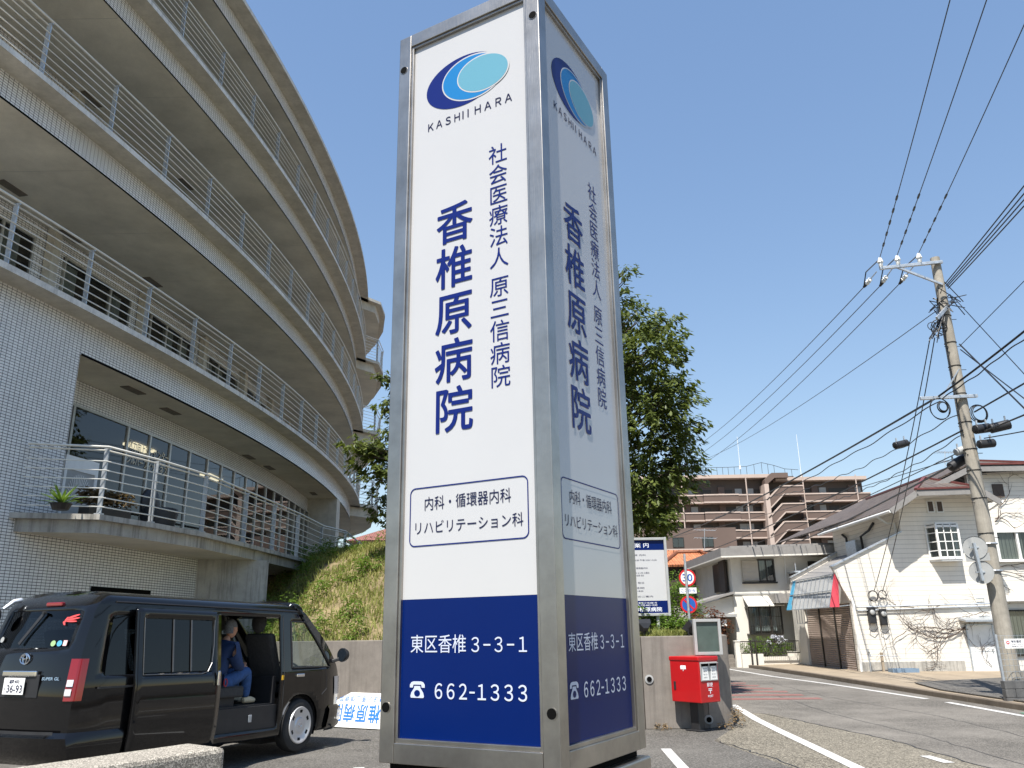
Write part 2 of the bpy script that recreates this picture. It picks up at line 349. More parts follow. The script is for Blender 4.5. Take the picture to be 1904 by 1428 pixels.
m['cred'] = flat('red_canvas', srgb(205, 70, 85), .8, 0, .1)
m['cblue'] = flat('blue_canvas', srgb(70, 150, 185), .8, 0, .1)
m['lamp'] = emis('ceiling_lamp_warm', (1, .80, .52), 1.0)
m['line'] = mk_conc('worn_road_paint', (.60, .59, .57), .25, .45, .7, 6)
m['redpaint'] = mk_conc('faded_red_road_paint', (.25, .125, .11), .4, .5, .85, 6)
m['greenpaint'] = mk_conc('faded_green_road_paint', (.10, .30, .2), .3, .6, .85, 6)
m['block'] = mk_conc('rough_block', (.12, .12, .12), .4, .6, .9, 8)
m['trim'] = flat('dim_chrome_trim', (.12, .12, .125), .35, .6, 0)
m['fasc2'] = flat('brown_grille', (.16, .135, .105), .7, 0, .15)
# ================================================================ ground, lot, road
def sheet(name, poly, z, mat, kind='structure', parent=None):
    b = MB(); b.face([(x, y, z) for x, y in poly]); o = b.build(name, mat, parent)
    if kind and not parent: o['kind'] = kind
    return o
sheet('ground', [(-300, -60), (300, -60), (300, 700), (-300, 700)], -.012, m['lot'])
sheet('parking_lot', [(-40, -8), (3.6, -8), (3.6, 9.0), (3.0, 13.4), (3.9, 15.4), (4.4, 18), (-2, 18.5), (-12, 22), (-40, 22)], 0, m['lot'])
sheet('worn_road_shoulder', [(3.6, -8), (5.6, -8), (5.6, 13), (5.0, 17.2), (4.35, 17.6), (3.9, 15.4), (3.0, 13.4), (3.6, 9.0)], .001, m['agg'])
rd = sheet('road', [(5.6, -8), (9.9, -8), (9.9, 27), (9.75, 36), (9.2, 41), (7.5, 46), (2, 52), (0, 50), (5.0, 44), (5.6, 38), (5.4, 27), (4.35, 17.6), (5.0, 17.2), (5.6, 13)], .002, m['asph'])
def stripe(name, pts, w, z, mat, parent):
    b = MB(); L = []; R = []
    for i, p in enumerate(pts):
        p = V((*p, 0)); a = V((*pts[max(i-1, 0)], 0)); c = V((*pts[min(i+1, len(pts)-1)], 0)); t = (c-a).normalized(); nn = V((-t.y, t.x, 0))*w/2
        L.append(p+nn+V((0, 0, z))); R.append(p-nn+V((0, 0, z)))
    b.grid([L, R]); return b.build(name, mat, parent)
stripe('edge_line', [(9.05, 6), (9.22, 13), (9.33, 16), (9.43, 19)], .15, .008, m['line'], rd)
stripe('edge_line', [(9.42, 19.9), (9.3, 23.3), (9.19, 25.4), (8.8, 29.5), (8.7, 34), (8.5, 40)], .15, .008, m['line'], rd)
stripe('edge_line', [(4.78, 19.2), (4.45, 16.2), (4.33, 14.5), (4.22, 12.6), (4.1, 10.7), (3.95, 8), (3.6, 3)], .17, .008, m['line'], rd)
stripe('edge_line', [tuple(atz(1720, 1405, .008)[:2]), tuple(atz(1765, 1418, .008)[:2])], .14, .008, m['line'], rd)
for a, b_ in (((4.9, 26.9), (7.0, 26.3)), ((4.95, 26.2), (7.05, 25.1)), ((5.0, 24.6), (7.1, 23.9)), ((4.95, 23.2), (7.12, 22.7)), ((4.9, 21.9), (7.15, 21.6)), ((4.9, 20.7), (7.2, 20.5))):
    stripe('red_hatch', [a, b_], .5, .007, m['redpaint'], rd)
for pts in ([(4.9, 17.3), (5.35, 14.6), (5.6, 13), (5.62, 10), (5.6, 6)], [(3.0, 13.4), (3.3, 12.0), (3.62, 9.0), (3.6, 5)], [(6.0, 9), (6.3, 13), (6.15, 17), (6.5, 22)], [(7.6, 12.5), (7.9, 16), (7.5, 21), (7.8, 27)]):
    q = []; R_ = np.random.RandomState(len(pts)*7)
    for p0, p1 in zip(pts, pts[1:]): q += [(p0[0]+(p1[0]-p0[0])*t+R_.normal(0, .025), p0[1]+(p1[1]-p0[1])*t) for t in np.arange(0, 1, .08)]
    stripe('asphalt_seam', q, .022 if pts[0][0] < 5.5 else .012, .0055, m['blk'], rd)
stripe('green_marking', [(9.75, 15.0), (9.72, 16.6)], .3, .009, m['greenpaint'], rd)
b = MB()                                                               # parking bay lines
for p, q in (((-2.05, 11.35), (-1.3, 8.2)), ((2.12, 12.6), (2.0, 10.2))):
    p, q = V((*p, .005)), V((*q, .005)); t = (q-p).normalized(); nn = V((-t.y, t.x, 0))*.07; b.face([p+nn, p-nn, q-nn, q+nn])
b.build('parking_lines', m['line'])['kind'] = 'structure'
# right-hand kerb and sidewalk
kl = [(9.95, -8), (9.92, 14), (9.88, 19), (9.92, 24), (10.0, 29), (9.9, 34.5), (9.6, 37.2)]
b = MB()
for p, q in zip(kl, kl[1:]): b.beam((p[0]+.08, p[1], .05), (q[0]+.08, q[1], .05), .16, .13)
b.build('kerb', m['kerb'], bevel=.015)['kind'] = 'structure'
b = MB(); inn = [(x+.17, y, .10) for x, y in kl]; out = [(x, y, z) for x, y, z in ((15, -8, .12), (15, 14, .12), (12.5, 19, .03), (16.5, 29.0, .03), (17, 30, .04), (17, 36, .15), (17, 40, .2))]
b.grid([inn, out]); b.build('sidewalk', m['pave'])['kind'] = 'structure'
b = MB(); b.prism([(10.14, -8, .11), (14.9, -8, .125), (14.9, 14, .125), (13.9, 17, .11), (15.2, 25.3, .09), (14.3, 25.2, .10), (12, 24.3, .10), (10.9, 23.6, .11), (10.3, 21, .11)], (0, 0, .02)); b.build('driveway', m['lot'])['kind'] = 'structure'

# ================================================================ retaining wall and slope
WT = 1.52
wl = [(-7.0, 20.0), (-4.9, 16.7), (-2.5, 15.85), (2.2, 14.95), (3.3, 14.95), (3.82, 15.35), (4.18, 17.1), (5.1, 24), (5.3, 33)]
rw = thing('retaining_wall', 'stained grey concrete retaining wall holding back the grassy slope', 'wall', (2.2, 14.95, 0))
inset = [(-7.1, 20.3), (-4.8, 17.0), (-2.45, 16.15), (2.2, 15.25), (3.15, 15.25), (3.55, 15.55), (3.88, 17.2), (4.8, 24), (5.0, 33)]
def seg_wall(i, j): return None
for i in range(len(wl)-1):
    p, q, r_, s_ = V((*wl[i], 0)), V((*wl[i+1], 0)), V((*inset[i+1], 0)), V((*inset[i], 0)); n = max(1, round((q-p).length/1.6))
    for k in range(n):
        b = MB(); t0, t1 = k/n, (k+1)/n; g = .006/(q-p).length
        a0, a1 = p.lerp(q, t0+g), p.lerp(q, t1-g); b0, b1 = s_.lerp(r_, t0+g), s_.lerp(r_, t1-g)
        b.prism([a0, a1, b1, b0], (0, 0, WT)); b.build('wall_panel', m['conc'], rw, bevel=.012)
b = MB()
for u, v in ((1207, 1263), (1318, 1338)):
    c = atz(u, v, .4 if v > 1300 else .95); Y = 14.945; c = aty(u, v, Y); b.lathe([(.075, 0), (.075, .012), (.05, .015), (.05, .02)], (c.x, Y, c.z), (0, -1, 0), 20, 0); b.cyl((c.x, Y-.005, c.z), (c.x, Y-.022, c.z), .045, 16, 1)
b.build('drain_pipe_end', [m['grey'], m['dark']], rw)
def sst(x): x = max(0., min(1., x)); return x*x*(3-2*x)
def front(x):
    for (xa, ya), (xb, yb) in zip(wl[:5], wl[1:6]):
        if xa <= x <= xb: return ya+(yb-ya)*(x-xa)/(xb-xa)
    return 16 if x > 3.5 else 20
def hill(x, y):
    d = max(0, y-front(x)-.2); s = sst((2.6-x)/4.0)
    h = WT-.05+.10*min(d, 1.2)+s*2.35*sst(d/6.8)**.8
    if x < -5.6: h = h
    return h+.05*math.sin(3.1*x+1.7*y)*min(1, d)
b = MB(); NX, NY = 60, 46; P = []
for i in range(NX+1):
    x = -7.3+i/NX*12.2; row = []
    for j in range(NY+1):
        y0 = front(min(x, 3.5))+.18; y = y0+(j/NY)**1.5*(34-y0); xx = x
        if x > 3.4: xx = 3.4+(x-3.4)*max(.12, min(1, (y-15.3)/6.0))
        row.append((xx, y, hill(xx, y)))
    P.append(row)
b.grid(P); hl = b.build('grassy_slope', m['soil'], smooth=True); hl['kind'] = 'structure'
# grass blades and low weeds (uncountable)
def blades(n, place, hmin, hmax, w, lean, seed):
    R = np.random.RandomState(seed); v = []; f = []
    k = 0
    while k < n:
        p = place(R)
        if p is None: continue
        h = R.uniform(hmin, hmax); a = R.uniform(0, 6.283); ln = R.uniform(0, lean)*h; b_ = R.uniform(0, 6.283)
        dx, dy = math.cos(a)*w, math.sin(a)*w; lx, ly = math.cos(b_)*ln, math.sin(b_)*ln; x, y, z = p
        i = len(v); v += [(x-dx, y-dy, z-.02), (x+dx, y+dy, z-.02), (x+lx*.45+dx*.7, y+ly*.45+dy*.7, z+h*.6), (x+lx*.45-dx*.7, y+ly*.45-dy*.7, z+h*.6), (x+lx, y+ly, z+h*.93)]
        f += [(i, i+1, i+2, i+3), (i+3, i+2, i+4, i+4)]; k += 1
    return v, f
def tri_build(name, v, f, mat, **kw):
    me = bpy.data.meshes.new(name); me.from_pydata(v, [], [tuple(dict.fromkeys(x)) for x in f]); me.materials.append(mat)
    o = bpy.data.objects.new(name, me); COL.objects.link(o); return tag(o, **kw)
def patch(x, y, s, k): return math.sin(x*s+k)*math.sin(y*s*1.3+2*k)+.6*math.sin(x*s*2.3-y*s*1.9+k)
def gp(R):
    x = R.uniform(-7, 3.2); y = R.uniform(15.2, 26)
    if y < front(x)+.22: return None
    if patch(x, y, 1.9, .4) < -.75 and R.rand() < .8: return None
    return x, y, hill(x, y)
v, f = blades(34000, gp, .05, .22, .012, .9, 3)
tri_build('grass', v, f, m['grass'], kind='stuff')
def leafplant(R, x, y, z, h, r, n, v, f, ls=.07):
    for _ in range(n):
        a = R.uniform(0, 6.283); t = R.uniform(.15, 1); rr = r*(R.rand()**.6)*(1.1-.6*t); px_, py_, pz = x+math.cos(a)*rr, y+math.sin(a)*rr, z+h*t
        a2 = a+R.uniform(-.8, .8); L = ls*R.uniform(.6, 1.3); w = L*.28; dz = R.uniform(-.5, .35)*L
        d = (math.cos(a2)*L, math.sin(a2)*L); s_ = (-math.sin(a2)*w, math.cos(a2)*w); i = len(v)
        v += [(px_, py_, pz), (px_+d[0]*.5+s_[0], py_+d[1]*.5+s_[1], pz+dz*.3+w*.5), (px_+d[0], py_+d[1], pz+dz), (px_+d[0]*.5-s_[0], py_+d[1]*.5-s_[1], pz+dz*.3+w*.5)]
        f.append((i, i+1, i+2, i+3))
R = np.random.RandomState(5); v, f = [], []
for _ in range(850):
    p = gp(R)
    if p is None or patch(p[0], p[1], 1.2, 2.) < -.35: continue
    leafplant(R, *p, R.uniform(.12, .62), R.uniform(.08, .30), int(R.uniform(14, 60)), v, f, R.uniform(.05, .11))
for _ in range(26):                                                     # along the shaded left foot under the balcony
    x = R.uniform(-6.6, -4.9); y = R.uniform(18.2, 22.5); leafplant(R, x, y, hill(x, y), R.uniform(.2, .6), .28, 40, v, f, .08)
tri_build('weeds', v, f, m['weed'], kind='stuff')

# ================================================================ hospital sign tower
YAW = .5221
C0 = V((.1856, 3.804, 0)); FL = V((-math.cos(YAW), math.sin(YAW), 0)); FR = V((math.sin(YAW), math.cos(YAW), 0)); UZ = V((0, 0, 1))
ZT, ZB = 5.29, 1.053
sg = thing('hospital_sign_tower', 'tall square stainless sign tower with white and blue hospital panels', 'sign', tuple(C0+FL*.5+FR*.5))
def face(o, x, nrm): return lambda a, h, d=0: o+x*a+UZ*h+nrm*d
NFv = -FR; NRv = -FL
faces = {'front': face(C0+FL, -FL, NFv), 'side': face(C0, FR, NRv), 'back': face(C0+FR, FL, FR), 'rear': face(C0+FL+FR, -FR, FL)}
PW = .088
for (ax, ay) in ((0, 0), (1, 0), (0, 1), (1, 1)):
    c = C0+FL*(PW/2 if not ax else 1-PW/2)+FR*(PW/2 if not ay else 1-PW/2)
    b = MB(); b.obox(c+UZ*(ZT+ZB)/2, FL*PW/2, FR*PW/2, UZ*(ZT-ZB)/2); b.build('frame_post', m['steel'], sg, bevel=.004)
for k, P in faces.items():
    for h0, h1 in ((ZB, ZB+.092), (ZT-.086, ZT)):
        b = MB(); c = P(.5, (h0+h1)/2, -PW/2+.002); ux = (P(1, 0)-P(0, 0)); un = P(0, 0, 1)-P(0, 0, 0)
        b.obox(c, ux*(.5-PW-.001), un*(PW/2-.002), UZ*(h1-h0)/2)
        b.build('frame_rail', m['steel'], sg, bevel=.003)
    for a0, a1, h0, h1 in ((PW, PW+.016, ZB+.092, ZT-.086), (1-PW-.016, 1-PW, ZB+.092, ZT-.086), (PW+.016, 1-PW-.016, ZB+.092, ZB+.112), (PW+.016, 1-PW-.016, ZT-.102, ZT-.086)):
        b = MB(); c = P((a0+a1)/2, (h0+h1)/2, -.022); b.obox(c, ux*(a1-a0)/2, un*.012, UZ*(h1-h0)/2)
        b.build('panel_bead', m['steel'], sg, bevel=.002)
    b = MB(); D = -.028; bl = 1.818
    b.face([P(.09, ZB+.09, D), P(.91, ZB+.09, D), P(.91, bl, D), P(.09, bl, D)], 1); b.face([P(.09, bl, D), P(.91, bl, D), P(.91, ZT-.08, D), P(.09, ZT-.08, D)], 0)
    pn = b.build('panel', [m['acrW'], m['acrB']], sg)
    for h in ((5.045, 1.305) if k in ('front', 'back') else ()):
        for a in (.037, .962):
            b = MB(); b.lathe([(.027, .0), (.027, .003), (.024, .003)], P(a, h, 0), un, 24, 0); b.cyl(P(a, h, .002), P(a, h, .0045), .0235, 24, 1); b.build('frame_hole', [m['steel'], m['dark']], sg)
    if k in ('back', 'rear'): continue
    Q = lambda a, h: P(a, h, D+.0025)
    b = MB()                                                            # swoosh emblem
    def ell(cx, cy, rx, ry, rot, n=56): return [(cx+rx*math.cos(t)*math.cos(rot)-ry*math.sin(t)*math.sin(rot), cy+rx*math.cos(t)*math.sin(rot)+ry*math.sin(t)*math.cos(rot)) for t in [2*math.pi*i/n for i in range(n)]]
    def cres(o, i, lay, mi):
        b.face([P(x, y, D+.002+.0006*lay) for x, y in ell(*o)], mi)
    R24 = math.radians(24)
    R8 = math.radians(-7.5); cres((.466, 4.8174, .268, .174, 0), None, 0, 0)
    cres((.535, 4.8175, .223, .157, R8), None, 1, 3)
    cres((.5345, 4.8175, .214, .148, R8), None, 2, 1)
    cres((.606, 4.8168, .183, .127, R8), None, 3, 3)
    cres((.6049, 4.8168, .174, .1185, R8), None, 4, 2)
    b.build('emblem', [m['inkB'], m['inkM'], m['inkL'], m['acrW']], pn)
    b = MB(); text_fit(b, 'ＫＡＳＨ', Q, .214, 4.549, .444, 4.603, .006); [b.face([Q(a_-.004, 4.549), Q(a_+.004, 4.549), Q(a_+.004, 4.603), Q(a_-.004, 4.603)]) for a_ in (.466, .502)]; text_fit(b, 'ＨＡＲＡ', Q, .548, 4.549, .801, 4.603, .006); b.build('lettering', m['inkN'], pn)
    b = MB()
    for i, ch in enumerate('社会医療法人'): text_cell(b, ch, Q, .638, 4.305-.1285*(i+1)-.006, .128, .128)
    for i, ch in enumerate('原三信病院'): text_cell(b, ch, Q, .638, 3.486-.1262*(i+1), .128, .126)
    b.build('lettering', m['inkB'], pn)
    b = MB()
    for i, ch in enumerate('香椎原病院'): text_cell(b, ch, Q, .281, 4.035-.2752*(i+1)-.004, .258, .262, .013)
    b.build('lettering', m['inkB'], pn)
    b = MB(); text_fit(b, '内科・循環器内科', Q, .234, 2.262, .755, 2.333, .0); text_fit(b, 'リハビリテーション科', Q, .176, 2.142, .822, 2.208, .0); b.build('lettering', m['inkN'], pn)
    b = MB(); rr = .035; a0, a1, h0, h1 = .138, .853, 2.08, 2.386; pts = []
    for cx, cy, s0 in ((a1-rr, h1-rr, 0), (a0+rr, h1-rr, 90), (a0+rr, h0+rr, 180), (a1-rr, h0+rr, 270)): pts += [(cx, cy, math.radians(s0+10*i)) for i in range(10)]
    o1 = [Q(x+rr*math.cos(t), y+rr*math.sin(t)) for x, y, t in pts]; o2 = [Q(x+(rr-.006)*math.cos(t), y+(rr-.006)*math.sin(t)) for x, y, t in pts]
    b.grid([o1+o1[:1], o2+o2[:1]]); b.build('department_box', m['inkB'], pn)
    b = MB(); text_fit(b, '東区香椎', Q, .162, 1.560, .492, 1.645); text_fit(b, '３−３−１', Q, .523, 1.563, .828, 1.632); text_fit(b, '６６２', Q, .312, 1.349, .498, 1.421, .006, 0, .72); text_fit(b, '-', Q, .512, 1.378, .542, 1.386); text_fit(b, '１３３３', Q, .558, 1.349, .824, 1.421, .006, 0, .72)
    T = lambda x, y: Q(.162+x*.09, 1.351+y*.076)                        # telephone pictogram
    body = [(.08, 0), (.92, 0), (.96, .1), (.9, .32), (.72, .58), (.70, .72), (.30, .72), (.28, .58), (.1, .32), (.04, .1)]
    b.face([T(*p) for p in body]); hs = [(0, .62), (.0, .8), (.1, .95), (.25, 1.0), (.75, 1.0), (.9, .95), (1.0, .8), (1.0, .62), (.8, .62), (.76, .8), (.24, .8), (.2, .62)]
    b.face([T(*p) for p in hs]); b.build('lettering', m['inkS'], pn)
    b = MB(); b.face([P(.162+.09*(.5+.2*math.cos(t)), 1.351+.076*(.28+.2*math.sin(t)), D+.0035) for t in [i*math.pi/10 for i in range(20)]]); b.build('telephone_dial', m['acrB'], pn)
b = MB(); b.obox(C0+FL*.5+FR*.5+UZ*1.035, FL*.46, FR*.46, UZ*.02); b.build('shadow_gap', m['dark'], sg)
b = MB(); b.obox(C0+FL*.482+FR*.5+UZ*.507, FL*.500, FR*.515, UZ*.507); b.build('plinth', m['steel'], sg, bevel=.01)
b = MB(); b.obox(C0+FL*.5+FR*.5+UZ*(ZT-.03), FL*.45, FR*.45, UZ*.02); b.build('top_plate', m['steel'], sg)
# rough aggregate wall end in the foreground
b = MB(); a0, a1 = atz(352, 1381, 1.2), atz(-160, 1452, 1.2); t = (a1-a0).normalized(); n = V((t.y, -t.x, 0))
if n.y > 0: n = -n
b.prism([a0, a1, a1+n*.28, a0+n*.28+t*.02], (0, 0, -1.2)); st = b.build('parapet_wall', m['stone'], bevel=.02, at=(a0.x, a0.y, 0))
tag(st, 'rough exposed aggregate wall end, sunlit, low in the foreground', 'wall')
# ================================================================ hospital building
BX, BY = -72.46, 26.81
hb = thing('hospital_building', 'curved white-tiled hospital block with stacked balconies and railings', 'building', (-8, 20, 0))
def pc(r, y): return V((BX+math.sqrt(r*r-(y-BY)**2), y, 0))
def arc(r, y0, y1, n): 
    t0, t1 = math.asin((y0-BY)/r), math.asin((y1-BY)/r); return [V((BX+r*math.cos(t0+(t1-t0)*i/n), BY+r*math.sin(t0+(t1-t0)*i/n), 0)) for i in range(n+1)]
def strip(b, L, z0, z1, mi=0, s0=0):
    s = s0; uv = [s]
    for p, q in zip(L, L[1:]): s += (q-p).length; uv.append(s)
    b.grid([[p+UZ*z0 for p in L], [p+UZ*z1 for p in L]], mi, [[(k, z0) for k in uv], [(k, z1) for k in uv]])
def flatg(b, A, B_, z, mi=0): b.grid([[p+UZ*z for p in A], [p+UZ*z for p in B_]], mi)
YA, YB = 9.5, 42.0; N = 64
RL, RT, RB, RI = 66.17, 65.72, 63.1, 61.0
H2 = 7.29; FH = 3.6
lev = [H2, H2+FH, H2+2*FH]
# ground-level and first-floor tiled wall
WE = pc(65.72, 14.09)
b = MB(); L = arc(65.72, YA, 14.09, 12); strip(b, L, 0, H2, 0)
L2 = arc(65.72, 14.09, 20.2, 14); strip(b, L2, 0, 3.33, 0, sum((q-p).length for p, q in zip(L, L[1:])))
b.face([WE+UZ*3.3, pc(64.4, 14.3)+UZ*3.3, pc(64.4, 14.3)+UZ*6.66, WE+UZ*6.66], 1)
b.build('wall', [m['tile'], m['fascia']], hb)
b = MB(); q0, q1 = atz(165, 1090, 2.35), atz(281, 1098, 2.35)              # dark slot opening above the van
p0, p1 = pc(65.73, 16.2), pc(65.73, 17.6)
p0, p1 = V((pc(65.73, 15.2).x, 15.2, 0)), V((pc(65.73, 17.05).x, 17.05, 0))
for (u, v) in ((169, 1091), (280, 1099)): pass
def onarc(u, v, r):
    lo, hi = 1.7, 30
    d = ray(u, v)
    # march along the ray to radius r (entering the circle)
    a = d.x*d.x+d.y*d.y; bb = 2*(d.x*(-BX)+d.y*(-BY)); c = BX*BX+BY*BY-r*r; disc = bb*bb-4*a*c
    t = (-bb-math.sqrt(disc))/(2*a) if disc > 0 else -bb/(2*a); return V((d.x*t, d.y*t, CZ+d.z*t))
p0, p1 = onarc(169, 1090, 65.73), onarc(280, 1098, 65.73)
zt = (p0.z+p1.z)/2; L = arc(65.735, p0.y, p1.y, 4); strip(b, L, zt-.75, zt); b.build('vent_opening', m['dark'], hb)
# floor edges: soffit, tiled fascia, projecting ledge, floor
def floor_edge(zl, drop, name, y0=YA, y1=YB, roof=False):
    b = MB(); o, t, i = arc(RL, y0, y1, N), arc(RT, y0, y1, N), arc(RI, y0, y1, N)
    strip(b, t, zl-drop, zl, 0); flatg(b, t, o, zl, 1); strip(b, o, zl, zl+.11, 2); flatg(b, o, t, zl+.11, 2)
    flatg(b, t, i, zl+.10, 1); flatg(b, t, i, zl-drop, 3)
    d = arc(RT+.015, y0, y1, N); strip(b, d, zl-drop-.012, zl-drop+.03, 4)
    for L_, z0, z1 in ((y0, zl-drop, zl), (y1, zl-drop, zl)): b.face([pc(RT, L_)+UZ*z0, pc(RI, L_)+UZ*z0, pc(RI, L_)+UZ*z1, pc(RT, L_)+UZ*z1], 1)
    return b.build(name, [m['tile'], m['fascia'], m['nosing'], m['soffit'], m['dark']], hb)
sl2 = floor_edge(H2, .63, 'floor_slab', 14.09, YB); 
b = MB(); o, t = arc(RL, YA, 14.09, 12), arc(RT, YA, 14.09, 12); flatg(b, t, o, H2, 0); strip(b, o, H2, H2+.11, 1); flatg(b, o, arc(RI, YA, 14.09, 12), H2+.11, 1); b.build('ledge', [m['fascia'], m['nosing']], hb)
slabs = [sl2, floor_edge(lev[1], .52, 'floor_slab'), floor_edge(lev[2], .52, 'floor_slab'), floor_edge(lev[2]+FH-.38, .52, 'roof_slab')]
b = MB(); flatg(b, arc(RL, YA, YB, N), arc(50, YA, YB, N), lev[2]+FH-.26); b.build('roof', m['fascia'], hb)
# soffit joints
for zl, dr, us in ((lev[1], .52, 13), (lev[2], .52, 13), (lev[2]+FH-.38, .52, 13)):
    b = MB()
    for k in range(12):
        y = 11.2+k*2.6; p, q = pc(RT-.05, y), pc(RI, y); b.beam(p+UZ*(zl-dr-.003), q+UZ*(zl-dr-.003), .008, .004)
    b.build('soffit_joint', m['fascia'], hb)
# back walls with window bays
def bay(zf, h, y0, y1, r, wins, cur=True):
    fr = None
    a, c = pc(r+.03, y0), pc(r+.03, y1); t = (c-a).normalized(); n = V((t.y, -t.x, 0)); w = (c-a).length
    P = lambda s, z, d=0: a+t*s+UZ*(zf+z)+n*d
    b = MB()
    def bar(s0, s1, z0, z1, d0=.0, d1=.05): b.obox(P((s0+s1)/2, (z0+z1)/2, (d0+d1)/2), t*(s1-s0)/2, n*(d1-d0)/2, UZ*(z1-z0)/2)
    bar(0, w, 0, .05); bar(0, w, h-.05, h)
    for k in range(wins+1):
        s = w*k/wins; bar(max(0, s-.03), min(w, s+.03), .05, h-.05)
    fr = b.build('window', m['frameA'], hb)
    b = MB(); b.face([P(0, 0, .015), P(w, 0, .015), P(w, h, .015), P(0, h, .015)]); b.build('pane', m['glass'], fr)
    if cur:
        b = MB()
        for k in range(wins):
            if (k+int(y0*3)) % 3 == 0: continue
            s0, s1 = w*k/wins+.05, w*(k+.72)/wins; nn = 14
            b.grid([[P(s0+(s1-s0)*i/nn, z, -.09+.02*math.sin(i*2.1)) for i in range(nn+1)] for z in (.05, h-.1)])
        b.build('curtain', m['curtain'], fr)
    return P, w, t, n
for k, zl in enumerate(lev):
    zf = zl+.105; top = (lev[k+1]-.525) if k < 2 else lev[2]+FH-.905; y = 9.8
    while y < 36:
        bay(zf+.02, 2.55, y, y+2.5, RB, 3); yn = y+3.45
        b = MB(); L = arc(RB, y+2.5, yn, 2); strip(b, L, zf, top, 0); L = arc(RB, y, y+2.5, 3); strip(b, L, zf+2.57, top, 0, 1); b.build('back_wall', m['tile'], hb)
        b = MB(); c = pc(RB+.10, (y+2.5+yn)/2); b.obox(c+UZ*(zf+top)/2, V((.09, 0, 0)), V((0, .13, 0)), UZ*(top-zf)/2); b.build('pilaster', m['fascia'], hb)
        y = yn
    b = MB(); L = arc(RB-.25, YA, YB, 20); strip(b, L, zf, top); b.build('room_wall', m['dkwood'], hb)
# first-floor recess: back wall band, window wall, lit room
RW = 64.62
b = MB(); L = arc(RW, 14.1, 33, 30); strip(b, L, 6.12, 6.66); strip(b, L, 3.3, 3.66); b.build('back_wall', m['tile'], hb)
wy = [14.25, 15.55, 17.3, 19.0, 20.9, 22.6, 24.4, 26.1, 27.9, 29.6, 31.2]
for y0, y1 in zip(wy, wy[1:]):
    bay(3.66, 2.48, y0, y1, RW, 1 if y0 < 16 else 2, y0 < 14.5)
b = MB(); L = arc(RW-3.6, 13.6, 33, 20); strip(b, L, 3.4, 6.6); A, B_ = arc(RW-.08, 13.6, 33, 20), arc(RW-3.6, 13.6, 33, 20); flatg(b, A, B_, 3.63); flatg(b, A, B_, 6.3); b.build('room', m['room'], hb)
for i, y in enumerate((16.4, 19.8, 24.0)):
    p, q = pc(RW-1.3, y), pc(RW-1.3, y+.55); b = MB(); t = (q-p).normalized(); b.obox((p+q)/2+UZ*6.25, t*.5, V((t.y, -t.x, 0))*.16, UZ*.03); b.build('ceiling_light', m['lamp'], hb)
# window lettering on the recess glass
b = MB(); a, c = pc(RW+.06, 17.36), pc(RW+.06, 19.0); t = (c-a).normalized(); Q = lambda s, z: a+t*s+UZ*z
text_fit(b, '体力向上支援センター', Q, .0, 5.60, 1.62, 5.84, .012); text_fit(b, 'シルバーフィットネス', Q, .0, 5.30, 1.62, 5.50, .012); b.build('window_lettering', flat('cream_lettering', (.62, .55, .42), .6, 0, 0), hb)
# ceiling vents
def vent(u, v, z, L=.62, w=.2):
    p = atz(u, v, z); th = math.atan2(p.y-BY, p.x-BX); t = V((-math.sin(th), math.cos(th), 0)); n = V((math.cos(th), math.sin(th), 0))
    b = MB(); b.obox(p, t*L/2, n*w/2, UZ*.008); b.build('ceiling_vent', m['fasc2'], hb)

for u, v, z in ((22, 350, lev[1]-.53), (129, 440, lev[1]-.53), (284, 525, lev[1]-.53), (248, 726, 6.65), (317, 765, 6.65), (463, 850, 6.65), (501, 870, 6.65), (583, 918, 6.65), (607, 930, 6.65), (168, 185, lev[2]-.53), (345, 343, lev[2]-.53), (413, 434, lev[2]-.53)): vent(u, v, z)
# railings
def railing(path, zs, name='railing', closed=False, posts=None, bars=6, h=1.12, out=.05):
    rb = MB()
    def off(d, z): return [p+(nrm[i]*d)+UZ*(zs[i]+z) for i, p in enumerate(path)]
    nrm = []
    for i in range(len(path)):
        t = (path[min(i+1, len(path)-1)]-path[max(i-1, 0)]); t = V((t.x, t.y, 0)).normalized(); nrm.append(V((t.y, -t.x, 0)))
    rb.tube(off(out+.02, h+.03), .021, 8); rb.tube(off(-.02, h-.015), .016, 6)
    for k in range(bars): rb.tube(off(out, .13+k*.155), .0115, 6)
    r_ = rb.build(name, m['rail'], hb, smooth=60)
    for p, z, n in posts:
        t = V((-n.y, n.x, 0)); b = MB(); b.obox(p+UZ*(z+h/2), n*.045, t*.011, UZ*h/2); b.obox(p+n*.012+UZ*(z+h), n*.062, t*.014, UZ*.014); b.obox(p+UZ*(z+.012), n*.06, t*.05, UZ*.012)
        b.build('post', m['galv'], r_)
    return r_
for zl in lev:
    path = arc(66.04, YA, YB-.5, 72); ys = [11.85+1.722*k for k in range(-1, 17)]
    ps = []
    for y in ys:
        th = math.asin((y-BY)/66.04); ps.append((pc(66.04, y), zl+.11, V((math.cos(th), math.sin(th), 0))))
    railing(path, [zl+.11]*len(path), posts=ps)
